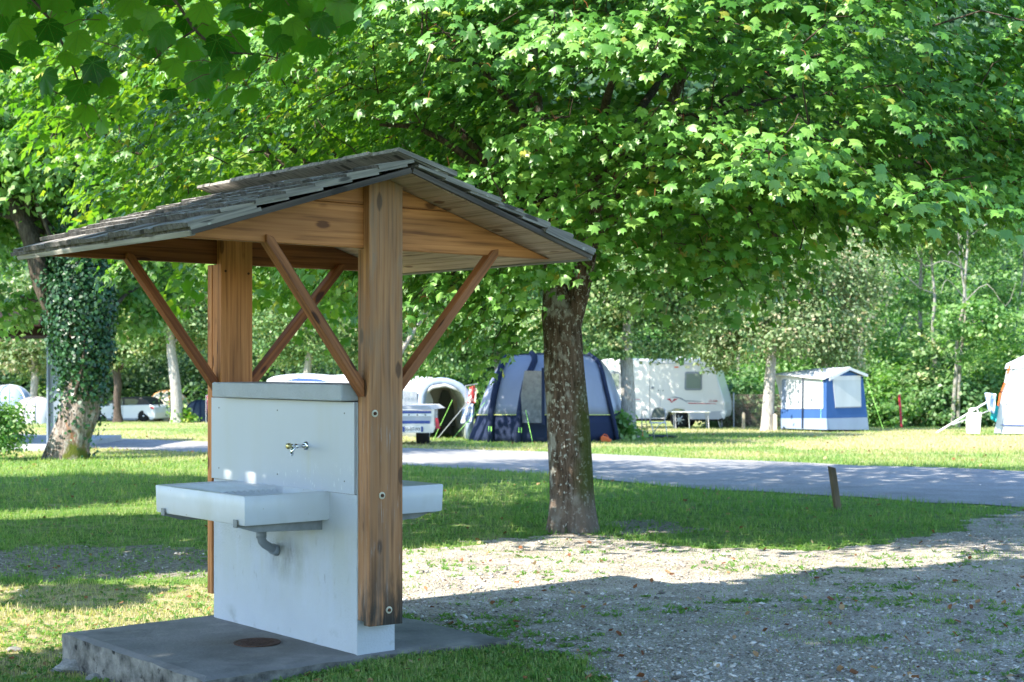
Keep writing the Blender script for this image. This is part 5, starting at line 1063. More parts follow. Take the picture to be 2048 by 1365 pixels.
for i in range(9):
    a, b = S[i], S[(i+1) % 9]; K = 6
    def pt(j, k, a=a, b=b):
        f = k/K; p = a[j]*(1-f)+b[j]*f; c = (a[j]+b[j])/2-top; o = nrm(np.array([c[0], c[1], 0])); return p+o*(-.06*math.sin(f*math.pi)+.012*math.sin(j*1.9+k*2.3+i))
    for nm_, j0, j1, m in (('lower_panel', 0, 3, 't_navy'), ('panel', 3, 11, fab[i]), ('roof_panel', 11, 12, 't_navy' if i in (4, 5, 6) else 't_royal')):
        mb = MB(); vs = [pt(j, k) for j in range(j0, j1+1) for k in range(K+1)]
        fs = [(r*(K+1)+c, r*(K+1)+c+1, (r+1)*(K+1)+c+1, (r+1)*(K+1)+c) for r in range(j1-j0) for c in range(K)]; mb.add(vs, fs); mm = M[m] if nm_ != 'roof_panel' else M['t_deep' if i > 4 else 't_navy']; o = pm(bt, nm_, mb, mm, True); md = o.modifiers.new('s', 'SOLIDIFY'); md.thickness = .012
mb = MB(); mb.add([tuple(s[-1]) for s in S]+[tuple(top+np.array([0,0,.07]))], [(i, (i+1) % 9, 9) for i in range(9)]); pm(bt, 'roof_top', mb, M['t_navy'])
for i in (1, 2, 5): 
    s = S[i].copy(); c = s-top; c[:, 2] = 0; s += nrm(c)*.05; pm(bt, 'air_beam', MB().tube(s, .085 if i < 5 else .06, 10), M['t_navy'], True)
for i in (0, 1, 2, 3, 4, 5):
    a, b = S[i][3], S[i+1][3]; o = nrm(np.array([*((a+b)/2-top)[:2], 0])); pm(bt, 'piping', MB().tube([a+o*.03, (a+b)/2+o*-.02, b+o*.03], .010, 5), M['piping'])
pl = Pl(1045, 39.45, 1100, 39.35)
pm(bt, 'door_window', pl.panel(MB(), [(1050,742),(1084,742),(1084,846),(1046,846),(1042,790)], .02, .08), M['t_clear'])
pm(bt, 'door_frame', pl.panel(MB(), [(1084,736),(1090,736),(1090,850),(1084,850)], .02, .09), M['t_navy'])
for a_ in ((978,853),(1038,855)): 
    for dx in (0, 5): pm(bt, 'strap', pl.panel(MB(), [(a_[0]+dx,a_[1]),(a_[0]+dx+1.6,a_[1]),(a_[0]+dx+1.6,a_[1]+10),(a_[0]+dx,a_[1]+10)], .01, .6 if 0 else .12), M['lime'])
guy(bt, P3(1050,815,39.4), gnd(1066,38.9)); guy(bt, P3(975,800,40.9), gnd(900,40.6))

# ---- long white trailer tent with the arched end
wt = gthing('tent', 870, 850, 43, 'long white trailer tent with grey arched awning and dark doorway left of the blue tent', 'tent')
def arch(pts, Y): 
    a = smooth_path([tuple(P3(x, y, Y)) for x, y in pts], 19); a[0, 2] = min(a[0, 2], float(gz(a[0, 0], Y))); a[-1, 2] = float(gz(a[-1, 0], Y))-.02; return a
A = [arch([(845,858),(843,815),(847,785),(865,766),(893,764),(922,776),(938,800),(941,830),(938,856)], 42.6), arch([(800,850),(799,812),(803,775),(820,757),(850,755),(880,762),(900,790),(905,820),(903,848)], 45), arch([(700,848),(699,805),(703,762),(722,748),(755,748),(790,755),(810,780),(815,810),(813,845)], 47), arch([(530,845),(529,800),(533,764),(556,753),(600,749),(650,752),(670,775),(675,805),(673,842)], 50)]
for i in range(3):
    mb = MB(); K = 4; vs = []
    for k in range(K+1): vs += [tuple(A[i][j]*(1-k/K)+A[i+1][j]*k/K-np.array([0,0,.07*math.sin(k/K*math.pi)*(1 if 4 < j < 14 else 0)])) for j in range(19)]
    mb.add(vs, [(r*19+c, r*19+c+1, (r+1)*19+c+1, (r+1)*19+c) for r in range(K) for c in range(18)]); o = pm(wt, 'roof_sheet', mb, M['t_white'], True); o.modifiers.new('s', 'SOLIDIFY').thickness = .02
pm(wt, 'air_beam', MB().tube(A[0], .11, 10), M['t_pale'], True)
ap = Pl(843, 42.7, 940, 42.7)
pm(wt, 'inner_wall', Pl(843,44.2,940,44.2).panel(MB(), [(848,852),(850,790),(868,772),(893,769),(920,782),(932,803),(934,852)], .03), M['t_tan'])
pm(wt, 'doorway', Pl(843,44.1,940,44.1).panel(MB(), [(877,852),(878,800),(885,780),(897,783),(906,805),(912,852)], .03, .02), M['t_dark'])  # dark sheet painted as the shade inside the tent
pm(wt, 'rolled_door', MB().tube([P3(852,786,42.6), P3(865,775,42.5), P3(890,771,42.5), P3(915,779,42.6), P3(930,787,42.6)], .05, 8), M['t_grey'], True)
pm(wt, 'side_panel', Pl(846,42.8,870,43.4).panel(MB(), [(847,856),(848,792),(858,782),(866,800),(868,856)], .03), M['t_grey'])
pm(wt, 'clear_window', Pl(800,44.9,843,42.75).panel(MB(), [(803,812),(805,781),(838,783),(839,815)], .015, .07), M['t_clear'])
pm(wt, 'blue_stripe', Pl(590,48.8,690,47.2).panel(MB(), [(590,762),(625,756),(665,758),(690,765)], .02, .6), M['blue'])
guy(wt, P3(905,800,42.2), gnd(866,41.2)); pm(wt, 'pole', MB().tube([P3(935,805,42.3), gnd(874,42.2)], .012, 6), M['steel'])
# ---- towels by the tents
def towel(pts, Y, m, label, name='towel', m2=None):
    t = gthing(name, pts[0][0], 850, Y, label, name.replace('_', ' ')); pl_ = Pl(pts[0][0]-10, Y, pts[0][0]+10, Y)
    xs_ = [p[0] for p in pts]; ys_ = [p[1] for p in pts]; K = 8; mb = MB(); (x0,y0),(x1,y1),(x2,y2),(x3,y3) = pts; vs = []
    for r in range(K+1):
        for c in range(K+1):
            f, g_ = c/K, r/K; x = (x0*(1-f)+x1*f)*(1-g_)+(x3*(1-f)+x2*f)*g_; y = (y0*(1-f)+y1*f)*(1-g_)+(y3*(1-f)+y2*f)*g_; vs.append(P3(x, y, Y+.05*math.sin(f*9+g_*2)))
    mb.add(vs, [(r*(K+1)+c, r*(K+1)+c+1, (r+1)*(K+1)+c+1, (r+1)*(K+1)+c) for r in range(K) for c in range(K)]); o = pm(t, 'cloth', mb, m, True); o.modifiers.new('s', 'SOLIDIFY').thickness = .012; return t
def rack(t, a, b, Y): pm(t, 'line', MB().tube([P3(a[0],a[1],Y), P3(b[0],b[1],Y)], .012, 5), M['steel']); pm(t, 'pole', MB().tube([P3(a[0],a[1],Y), gnd(a[0],Y)], .016, 6), M['steel'])
M['redcloth'] = mat('red and white cloth', (.65,.08,.08), .8, .1); overlay(M['redcloth'], (.8,.76,.74), 5, .48, .52); M['bluecloth'] = mat('blue patterned cloth', (.25,.35,.60), .8, .1); overlay(M['bluecloth'], (.75,.78,.8), 7, .5, .54); M['pink'] = mat('pink towel', (.62,.17,.24), .85, .1); overlay(M['pink'], (.75,.6,.6), 3, .55, .6); M['teal'] = mat('teal cloth', (.03,.35,.38), .8, .1)
t = towel([(940,775),(953,770),(951,806),(934,810)], 42.0, M['redcloth'], 'red and white beach towel hanging by the left edge of the big blue tent'); rack(t, (931,772), (956,768), 42.0)
towel([(925,818),(946,808),(944,845),(922,848)], 42.3, M['bluecloth'], 'blue and white patterned cloth hanging beneath the red towel')
t = towel([(414,792),(428,792),(428,832),(417,830)], 70, M['pink'], 'pink towel hung out to dry just left of the sink wall'); rack(t, (412,791), (432,791), 70)

# ---- car trailer
tr = gthing('car_trailer', 820, 887, 38, 'small steel box trailer with blue stripe seen from behind, right of the shelter post', 'trailer')
p = Pl(768, 38, 868, 37.8); 
def tb(name, poly, m, th=.03, off=0, **k): return pm(tr, name, p.panel(MB(), poly, th, off), m, **k)
tb('tailgate', [(766,824),(865,824),(865,858),(766,858)], M['t_grey'], .04)
tb('top_stripe', [(766,822.5),(863,822.5),(863,827),(766,827)], M['blue'], .01, .015); tb('lower_stripe', [(766,842),(860,842),(860,847.5),(766,847.5)], M['blue'], .01, .012); tb('white_stripe', [(766,828),(863,828),(863,833),(766,833)], M['white'], .01, .012)
tb('ridge', [(766,848),(863,848),(863,852),(766,852)], M['steel'], .02, .02); tb('corner_post', [(863,819),(869,819),(869,861),(863,861)], M['steel'], .05, .02); tb('bumper', [(764,852),(872,852),(866,866),(764,866)], M['steel'], .10, .03)
for x in (802,818,835,851): tb('rivet', [(x-1.2,829),(x+1.2,829),(x+1.2,831.6),(x-1.2,831.6)], M['black'], .01, .025)
o = tb('licence_plate', [(806,853.5),(847,853.5),(847,864),(806,864)], M['white'], .01, .05); tb('plate_band', [(806,853.5),(810.5,853.5),(810.5,864),(806,864)], M['blue'], .004, .055); tb('plate_band', [(843,853.5),(847,853.5),(847,864),(843,864)], M['blue'], .004, .055)
txt(tr, 'plate_text', 'EG-017-WX', p.p(826.5,858.8,.058), .125, M['black'], p.n, .001, .62)
tb('tail_light', [(871,836),(876,836),(881,858),(872,858)], M['red'], .06, .06); tb('tail_light', [(751,836),(757,836),(758,858),(750,858)], M['red'], .06, .06)
for sx_ in (866, 768): q = p.p(sx_, 858); mb = MB(); mb.box(q.x-.02, q.x+.02, q.y+.03, q.y+2.0, q.z+.05, p.p(sx_, 824).z); pm(tr, 'side_board', mb, M['steel'])
q0, q1 = p.p(768, 858), p.p(866, 858); pm(tr, 'floor', MB().box(q0.x, q1.x, q0.y, q0.y+2.0, q0.z, q0.z+.04), M['steel']); pm(tr, 'front_board', MB().box(q0.x, q1.x, q0.y+1.96, q0.y+2.0, q0.z, q0.z+.42), M['steel'])
for a in (846, 784):
    q = gnd(a, 38.75); mb = MB(); mb.lathe([(.10,-.17),(.30,-.165),(.335,-.10),(.335,.10),(.30,.165),(.10,.17)], (q.x, q.y, q.z+.33), 24, 0, 'X'); w_ = pm(tr, 'wheel', mb, M['rubber'], True)
    mb = MB().lathe([(.16,-.175),(.18,-.172),(.18,.172),(.16,.175)], (0, 0, 0), 16, 0, 'X'); mb.v = [(v[0]+q.x-tr.location.x, v[1]+q.y-tr.location.y, v[2]+q.z+.33-tr.location.z) for v in mb.v]; mb.build('rim', M['steel'], w_)
mb = MB().tube([p.p(800,826,-.3), p.p(800,826,-.9)], .02, 6); pm(tr, 'rail', mb, M['steel']); tb('cover', [(790,820),(800,812),(850,812),(862,820)], M['t_grey'], 1.6, -.2)
MB().tube([(0,2.1,.45),(0,3.3,.42)], .035, 8).build('drawbar', M['steel'], tr)

# ---- caravan
cv = gthing('caravan', 1330, 857, 56, 'cream caravan with red and grey swoosh on its side, behind the lichened trunk', 'caravan')
p = Pl(1200, 56.9, 1450, 55.6)
def cb(name, poly, m, th=.02, off=.004, **k): return pm(cv, name, p.panel(MB(), poly, th, off), m, **k)
body = cb('body', [(1192,826),(1192,735),(1196,726),(1204,720),(1215,718),(1330,718),(1400,718),(1412,720),(1422,726),(1430,738),(1437,765),(1446,793),(1450,806),(1450,822),(1446,836),(1438,838),(1380,838),(1376,828),(1366,820),(1350,819),(1336,826),(1332,838),(1196,838)], M['cream'], 2.1, 0, bevel=.06)
for f in body.data.polygons: f.use_smooth = False
cb('lower_skirt', [(1194,826),(1334,826),(1332,838),(1196,838)], M['t_grey'], .02); cb('lower_skirt', [(1379,826),(1449,822),(1446,836),(1438,839),(1380,839)], M['t_grey'], .02)
wn = cb('window', [(1370,746),(1373,744),(1401,744),(1404,747),(1404,778),(1401,781),(1372,781),(1369,778)], M['grey'], .03, .02); 
o = p.panel(MB(), [(1373,748),(1401,748),(1401,777),(1373,777)], .02, .03); o_ = Vector(cv.location); o.v = [tuple(Vector(v)-o_) for v in o.v]; o.build('pane', M['glass_green'], wn)
wn = cb('window', [(1222,746),(1225,743),(1238,743),(1241,747),(1241,774),(1238,778),(1224,778),(1221,774)], M['grey'], .03, .02)
o = p.panel(MB(), [(1224,748),(1238,748),(1238,773),(1224,773)], .02, .03); o.v = [tuple(Vector(v)-o_) for v in o.v]; o.build('pane', M['glass_green'], wn)
cb('door_seam', [(1299,742),(1300,742),(1300,836),(1299,836)], M['grey'], .01); cb('door_seam', [(1320,780),(1321,780),(1321,818),(1320,818)], M['t_grey'], .01); cb('door', [(1272,742),(1299,742),(1299,836),(1272,836)], M['cream'], .02, .012)
def disc(t, pl_, px, py, r, m, name, off=.02, n=14): return pm(t, name, pl_.panel(MB(), [(px+r*math.cos(a*2*math.pi/n), py+r*math.sin(a*2*math.pi/n)) for a in range(n)], .02, off), m)
disc(cv, p, 1305, 776, 2.8, M['grey'], 'vent'); disc(cv, p, 1317, 781.5, 1, M['black'], 'lock'); disc(cv, p, 1326, 781.5, 1, M['black'], 'lock')
cb('marker_light', [(1349,733.5),(1357,733.5),(1357,736),(1349,736)], M['orange'], .02, .02); cb('hatch', [(1371,732),(1379,732),(1379,737),(1371,737)], mat('yellowed hatch', (.70,.65,.40), .5, .4), .02, .02); cb('awning_rail', [(1300,725),(1403,728),(1403,730),(1300,727)], M['t_grey'], .03, .03)
cb('roof_box', [(1346,716),(1352,713),(1396,714),(1400,718),(1346,718)], M['white'], .5, -.6)
disc(cv, p, 1416, 732.5, 1.6, M['red'], 'rear_light'); cb('swoosh', [(1333,799),(1340,797),(1344,804),(1348,798),(1356,798),(1346,804),(1343,806),(1339,801)], M['red'], .008, .006)
cb('swoosh', [(1340,795.5),(1350,793.5),(1362,796),(1372,802),(1376,807),(1368,802),(1358,797.5),(1349,795.5)], M['grey'], .008, .006); cb('swoosh', [(1372,801),(1402,803),(1406,804),(1374,803.2)], M['grey'], .008, .006); cb('swoosh', [(1376,806),(1432,807.6),(1432,808.6),(1377,808)], M['red'], .008, .006); cb('swoosh', [(1262,798.6),(1280,799),(1280,800),(1262,799.8)], M['red'], .008, .02)
txt(cv, 'lettering', 'LS 440', p.p(1426,802.8,.012), .115, M['red'], p.n, .002)
q = p.p(1341, 848, 0); 
for a, b in ((1357,-.0), (1250,-.0)):
    if a == 1250: continue
    for dy in (.12, 1.95):
        q = p.p(a, 845, -dy); q.z = float(gz(q.x, q.y))+.31; mb = MB().lathe([(.19,-.10),(.29,-.09),(.32,-.05),(.32,.05),(.29,.09),(.19,.10)], q, 26, 0, 'Y'); w_ = pm(cv, 'wheel', mb, M['rubber'], True)
        mb = MB().lathe([(.03,-.105),(.19,-.09),(.195,-.06),(.195,.06)], q, 20, 0, 'Y')
        for k in range(7): an = k*2*math.pi/7; mb.tube([(q.x, q.y-.11, q.z), (q.x+.18*math.cos(an), q.y-.11, q.z+.18*math.sin(an))], .022, 5)
        mb.v = [tuple(Vector(v)-o_) for v in mb.v]; mb.build('rim', M['steel'], w_)
for a in (1215, 1432): q = p.p(a, 838, -.3); g0 = float(gz(q.x, q.y)); pm(cv, 'steady_leg', MB().tube([(q.x, q.y, q.z+.05), (q.x+.12, q.y, g0)], .02, 6), M['steel'])
pm(cv, 'underframe', p.panel(MB(), [(1205,838),(1440,838),(1436,843),(1210,843)], 1.6, -.25), M['black']); cb('corner_bumper', [(1440,826),(1451,820),(1452,826),(1447,839)], M['white'], .3, .03)

# ---- blue and white awning
aw = gthing('awning_tent', 1650, 860, 49, 'blue and white awning tent with frosted windows beside the white tree trunk', 'tent')
ps = Pl(1562, 50.6, 1653, 48.6); pg = Pl(1653, 48.6, 1737, 49.6)
def ab(name, pl_, poly, m, off=0, th=.025): return pm(aw, name, pl_.panel(MB(), poly, th, off), m)
def lip(x0, y0, x1, y1, n, base, dirn=0): return [(x0+(x1-x0)*i/n, y0+(y1-y0)*i/n) for i in range(n+1)]
ab('lower_wall', ps, [(1561,837),(1653,837),(1654,860),(1561,857)], M['t_pale']); ab('blue_band', ps, [(1561,818.6),(1653,818.6),(1653,836.8),(1561,836.8)], M['t_royal']); ab('wall', ps, [(1561,750),(1646,754),(1646,818.4),(1562,818.4)], M['t_white'])
ab('corner_panel', ps, [(1646.3,754),(1653,754),(1653,818.4),(1646.3,818.4)], M['t_royal']); ab('side_strip', ps, [(1564,759),(1572,759),(1572,818),(1564,818)], M['t_pale'], .006); ab('window', ps, [(1576,762),(1645,762),(1645,817),(1576,817)], M['t_window'], .008); ab('window_hem', ps, [(1575.5,817),(1646,817),(1646,818.6),(1575.5,818.6)], M['grey'], .012)
pm(aw, 'zip', MB().tube([ps.p(1608,753,.05), ps.p(1606.5,857,.05)], .022, 6), M['t_navy']); 
ab('gable', pg, [(1653,762),(1658,758),(1693,740),(1727,754),(1727,755)], M['t_royal']); ab('wall', pg, [(1653,760),(1726,757),(1733,818.6),(1653,819)], M['t_royal'], -.002); ab('window', pg, [(1665,758),(1721,757),(1722,814),(1671,816)], M['t_window'], .012); ab('window_valance', pg, [(1664,752.5),(1720,751.5),(1721,760),(1667,761)], M['t_white'], .022); ab('window_hem', pg, [(1670,814.5),(1722,813),(1722,815),(1670,816.5)], M['grey'], .018)
ab('blue_band', pg, [(1653,819),(1733,818.6),(1735,835),(1653,837)], M['t_royal']); ab('lower_wall', pg, [(1653,837.2),(1735,835.2),(1738,860),(1654,860)], M['t_pale'])
rp = [ps.p(1548,747,.25), ps.p(1652,757,.06), pg.p(1693,735,.10)]; lf = ps.p(1585,737,-1.4)
def sheet3(name, pts, m, th=.02, K=8):
    a, b, c, d = [Vector(q) for q in pts]; mb = MB(); vs = []
    for r in range(K+1):
        for s_ in range(K+1):
            f, g_ = s_/K, r/K; q = (a*(1-f)+b*f)*(1-g_)+(d*(1-f)+c*f)*g_; q.z -= .06*math.sin(f*math.pi)*math.sin(g_*math.pi)+.006*math.sin(f*11+g_*5); vs.append(q)
    mb.add(vs, [(r*(K+1)+c_, r*(K+1)+c_+1, (r+1)*(K+1)+c_+1, (r+1)*(K+1)+c_) for r in range(K) for c_ in range(K)]); o = pm(aw, name, mb, m, True); o.modifiers.new('s', 'SOLIDIFY').thickness = th
ridge_f = pg.p(1693,734.5,.14); ridge_b = ps.p(1584,737,-1.15); ev0 = ps.p(1549,748,.12); ev1 = ps.p(1653,759,.10)
sheet3('roof', [ev0, ev1, ridge_f, ridge_b], M['t_white']); ev2 = pg.p(1729,751,.12); bk = ridge_b+(ev2-ridge_f); sheet3('roof', [ridge_b, ridge_f, ev2, bk], M['t_white'])
for a, b in (((1652,757),(1693,735)), ((1693,735),(1729,749))): ab('valance', pg, [a, b, (b[0],b[1]+5.5), (a[0],a[1]+5.5)], M['t_white'], .16, .02)
back = bk; pm(aw, 'back_wall', MB().prism([(ev2.x-.1, ev2.y+.1, ev2.z-.05), (bk.x, bk.y, bk.z-.05), (bk.x, bk.y, float(gz(bk.x, bk.y))), (ev2.x-.1, ev2.y+.1, float(gz(ev2.x, ev2.y)))], (.0,.03,0)), M['t_royal'])
q = ps.p(1562,800); pm(aw, 'end_wall', MB().prism([(q.x, q.y, float(gz(q.x, q.y))), (bk.x, bk.y, float(gz(bk.x, bk.y))), (bk.x, bk.y, bk.z), (ridge_b.x, ridge_b.y, ridge_b.z-.04), (q.x, q.y, ps.p(1562,750).z)], (.03,.01,0)), M['t_white'])
ab('flap', ps, [(1549,750),(1561,752),(1561,800),(1556,775)], M['t_white'], .01); guy(aw, pg.p(1728,756,.1), P3(1742,785,49.3)+Vector((.4,0,-1.2))); guy(aw, ps.p(1648,760,.1), gnd(1641,47.9))

# ---- tent cut by the right edge
rt = gthing('tent', 2040, 868, 46, 'white tent with orange edging cut off by the right edge of the picture', 'tent'); p = Pl(1988, 46, 2120, 45.5)
def rb(name, poly, m, off=0, th=.03): return pm(rt, name, p.panel(MB(), poly, th, off), m)
rb('wall', [(1988,868),(2014,745),(2020,736),(2130,700),(2130,868)], M['t_grey']); rb('roof', [(2017,738),(2020,728),(2058,710),(2130,690),(2130,733)], M['t_white'], .05, 2.2); rb('edge_band', [(1988,866),(2013,742),(2024,740),(2001,866)], M['t_white'], .03); rb('window', [(2030,737),(2130,735),(2130,808),(2012,808)], M['t_window'], .02); rb('blue_seam', [(2028,733.5),(2130,731),(2130,735),(2028,736.6)], M['t_royal'], .035); rb('lower_seam', [(2001,849.5),(2130,852),(2130,854),(2001,851.2)], M['blue'], .03)
for a, b in (((2013,747),(2018,731)), ((2001,783),(2008,766)), ((1994,815),(1999,786))): rb('orange_edging', [a, (a[0]+3.5,a[1]), (b[0]+3.5,b[1]), b], M['orange'], .06)
q0, q1 = p.p(1989,868), p.p(2016,745); pm(rt, 'side_wall', MB().prism([q0, q1, q1+Vector((1.4,2.6,0)), q0+Vector((1.2,2.8,0))], (.03,0,0)), M['t_white'])
# washing and pole
wl = gthing('washing_pole', 1900, 866, 45.6, 'long pale pole leaning from the grass up to the tent at the right edge', 'pole'); pm(wl, 'pole', MB().tube([P3(1873,866,45.4), P3(1985,798,45.9)], .028, 8), M['white']); pm(wl, 'stay', MB().tube([P3(1905,850,45.4), P3(1978,822,46.1)], .018, 6), M['t_grey'])
towel([(1970,786),(1992,788),(1988,828),(1976,822)], 45.7, M['bluecloth'], 'white and blue garment hung by the pole beside the tent at the right edge', 'garment'); towel([(1983,812),(1997,812),(1992,845),(1981,838)], 45.8, M['teal'], 'teal garment hung lowest beside the tent at the right edge', 'garment')
bg_ = gthing('white_bag', 1947, 868, 45.2, 'white rectangular bag with a ring handle standing on the grass near the right edge', 'bag'); p = Pl(1932, 45.2, 1963, 45.1)
pm(bg_, 'bag', p.panel(MB(), [(1933,867),(1932,840),(1935,827),(1962,825),(1963,828),(1960,868)], .10), M['white'], bevel=.012); pm(bg_, 'handle', MB().tube([p.p(1947+9*math.cos(a), 824-6*math.sin(a)-1, -.05) for a in np.linspace(-.3, math.pi+.3, 14)], .02, 6), M['white'], True)

# ---- chair, table, small things round the lichened trunk
ch = gthing('folding_chair', 1312, 878, 42.4, 'grey folding chair with round mesh back standing on the grass in front of the caravan', 'chair'); Y = 42.4
def ct(name, pts, r=.014, m=None): return pm(ch, name, MB().tube([P3(a, b, Y+d) for a, b, d in pts], r, 6), m or M['steel'], True)
for d in (-.22, .22):
    s_ = 6 if d > 0 else 0
    ct('leg', [(1296+s_*0+ (4 if d>0 else 0),847,d),(1304,866,d),(1309+(2 if d>0 else 0),878,d)] if 0 else [(1301,842,d),(1306,862,d),(1309,879,d)]); ct('leg', [(1331,842,d),(1318,850,d),(1300,878,d)] if d < 0 else [(1330,842,d),(1333,862,d),(1335,877,d)])
ct('back_frame', [(1299,848,.2),(1303,828,.24),(1309,818,.26),(1320,815,.26),(1329,819,.24),(1331,832,.2),(1329,846,.18)], .016, M['grey']); pm(ch, 'back', Pl(1300,Y+.24,1330,Y+.24).panel(MB(), [(1302,836),(1305,824),(1311,817.5),(1320,815.5),(1327,819),(1329.5,828),(1329,836)], .015), mat('dark mesh fabric', (.10,.12,.10), .8, .2)); q = P3(1316,846,Y); pm(ch, 'seat', MB().box(q.x-.22, q.x+.22, Y-.22, Y+.22, q.z-.015, q.z+.015), M['t_grey'], bevel=.008)
st_ = gthing('camping_stand', 1286, 878, 42.2, 'thin grey metal stand just right of the lichened trunk', 'stand'); Y = 42.2
pm(st_, 'frame', MB().tube([P3(1283,880,Y), P3(1283.5,850,Y), P3(1284,822,Y), P3(1288,820.5,Y), P3(1295,820.5,Y)], .014, 6), M['grey']); pm(st_, 'foot', MB().tube([P3(1295,864,Y+.2), P3(1292,845,Y), P3(1288,825,Y)], .010, 6), M['grey']); pm(st_, 'foot', MB().tube([P3(1296,849,Y), P3(1284,849,Y)], .008, 6), M['grey'])
tbm = gthing('camping_table', 1385, 857, 53.5, 'white folding camping table in front of the caravan window', 'table'); q0, q1 = P3(1345,823,53.3), P3(1420,824,53.3)
pm(tbm, 'table_top', MB().box(q0.x, q1.x, 53.2, 53.95, q1.z-.03, q1.z+.01), M['white'], bevel=.01)
for a in (1350, 1416):
    for yy in (53.28, 53.88): q = P3(a, 824, 53.3); pm(tbm, 'leg', MB().tube([(q.x, yy, q.z), (q.x+.03, yy, float(gz(q.x, yy)))], .018, 6), M['t_grey'])
pm(tbm, 'leg_brace', MB().tube([(P3(1377,824,53.3).x, 53.3, q1.z), (P3(1379,824,53.3).x, 53.3, float(gz(5, 53)))], .018, 6), M['steel'])
jc = gthing('fuel_can', 1210, 884, 40.2, 'orange plastic can lying on the grass at the right foot of the blue tent', 'can'); q = gnd(1212, 40.1); pm(jc, 'can', MB().prism([(q.x-.14,q.y,q.z),(q.x+.15,q.y,q.z),(q.x+.15,q.y,q.z+.06),(q.x+.02,q.y,q.z+.14),(q.x-.08,q.y,q.z+.17),(q.x-.14,q.y,q.z+.13)], (0,.16,0)), M['orange'], bevel=.012); pm(jc, 'handle', MB().tube([(q.x-.10,q.y+.08,q.z+.15),(q.x-.04,q.y+.08,q.z+.21),(q.x+.04,q.y+.08,q.z+.17),(q.x+.08,q.y+.08,q.z+.10)], .012, 6), M['orange'])
ob = gthing('orange_bag', 1277, 878, 42.9, 'small orange bag between the lichened trunk and the thin metal stand', 'bag'); q = gnd(1278, 42.9); pm(ob, 'bag', MB().prism([(q.x-.10,q.y,q.z),(q.x+.13,q.y,q.z),(q.x+.15,q.y,q.z+.2),(q.x-.12,q.y,q.z+.21)], (0,.14,0)), M['orange'], bevel=.02); pm(ob, 'label_patch', MB().box(q.x-.02, q.x+.08, q.y-.004, q.y-.001, q.z+.03, q.z+.12), M['white'])
tp = gthing('groundsheet', 1330, 870, 43.2, 'crumpled dark blue groundsheet lying behind the folding chair', 'groundsheet'); mb = MB(); K = 14; vs = []
for r in range(K+1):
    for c in range(K+1): x = P3(1290+62*c/K, 870, 43.4).x; yy = 43.0+1.5*r/K; vs.append((x+.05*math.sin(r*1.7), yy, float(gz(x, yy))+.03+.05*abs(mnoise.noise(Vector((x*3, yy*3, 1))))+(.0 if 0 < c < K else -.02)))
mb.add(vs, [(r*(K+1)+c, r*(K+1)+c+1, (r+1)*(K+1)+c+1, (r+1)*(K+1)+c) for r in range(K) for c in range(K)]); pm(tp, 'sheet', mb, M['t_navy'], True)

# ---- posts, fence, stake
M['postwood'] = mat('weathered post', (.20,.16,.11), .85, .15, var=.5, vscale=12, stretch=(1,1,.2), bump=.5); M['stakewood'] = mat('pale stake', (.62,.55,.42), .8, .2, var=.3, vscale=10, stretch=(1,1,.2))
x, y = G(1676, 1020); z0 = float(gz(x, y)); o = MB().prism([(-.036,-.035,-.1),(.036,-.035,-.1),(.036,-.035,.52),(-.036,-.035,.55)], (0,.08,0)).build('wooden_post', M['postwood'], None, (x, y, z0), bevel=.006); o.rotation_euler = (R(3), R(-10), R(12)); setp(o, 'short leaning wooden post in the grass at the edge of the road', 'post')
def stake(px, py, Y, h, wd, lb):
    q = gnd(px, Y); o = MB().prism([(-wd,-wd,-.1),(wd,-wd,-.1),(wd,-wd,h),(0,-wd,h+.05),(-wd,-wd,h)], (0,2*wd,0)).build('stake', M['stakewood'], None, q, bevel=.005); setp(o, lb, 'stake', 'pale wooden stakes by the fence')
stake(1487, 857, 54, .55, .05, 'pale wooden stake standing alone between the caravan and the white trunk'); stake(1550, 857, 50.2, .52, .06, 'pale wooden stake between the white trunk and the awning')
q = gnd(1800, 56); o = MB().tube([(.06,0,-.1),(.02,0,.6),(-.03,0,1.25)], .045, 8).build('marker_pole', M['red'], None, q); setp(o, 'red marker pole standing in front of the bushes right of the awning', 'pole')
fn = gthing('wire_fence', 1500, 850, 58, 'rusty chain link fence behind the caravan end and the white trunk', 'fence'); mb = MB(); Yf = 57.4; xa, xb = P3(1440,0,Yf).x, P3(1562,0,Yf).x; H = 1.25; g0 = float(gz(9, Yf)); st = .085; n = int((xb-xa+H)/st)
for d in (1, -1):
    for i in range(n):
        a = xa-H*(d > 0)+i*st; x0, x1 = (a, a+H) if d > 0 else (a+H, a); z0_, z1_ = g0, g0+H
        def cl_(x0, z0_, x1, z1_):
            for lo_, hi_ in ((xa, xb),):
                pass
            f = lambda x: z0_+(z1_-z0_)*(x-x0)/(x1-x0); A_ = max(min(x0, x1), xa); B_ = min(max(x0, x1), xb)
            return (A_, f(A_), B_, f(B_)) if B_ > A_+.02 else None
        c = cl_(x0, z0_, x1, z1_)
        if c: mb.add([(c[0],Yf+d*.004,c[1]-.007),(c[2],Yf+d*.004,c[3]-.007),(c[2],Yf+d*.004,c[3]+.007),(c[0],Yf+d*.004,c[1]+.007)], [(0,1,2,3)])
M['wire'] = mat('rusty wire', (.40,.28,.24), .8, .3); pm(fn, 'mesh_wire', mb, M['wire'], kind='stuff'); pm(fn, 'top_wire', MB().tube([(xa,Yf,g0+H),(xb,Yf,g0+H)], .006, 4), M['wire'])
for a in (1443, 1467, 1530): x = P3(a,0,Yf).x; pm(fn, 'post', MB().tube([(x,Yf-.03,g0-.1),(x,Yf-.03,g0+H+.08)], .03, 8), M['t_grey'])

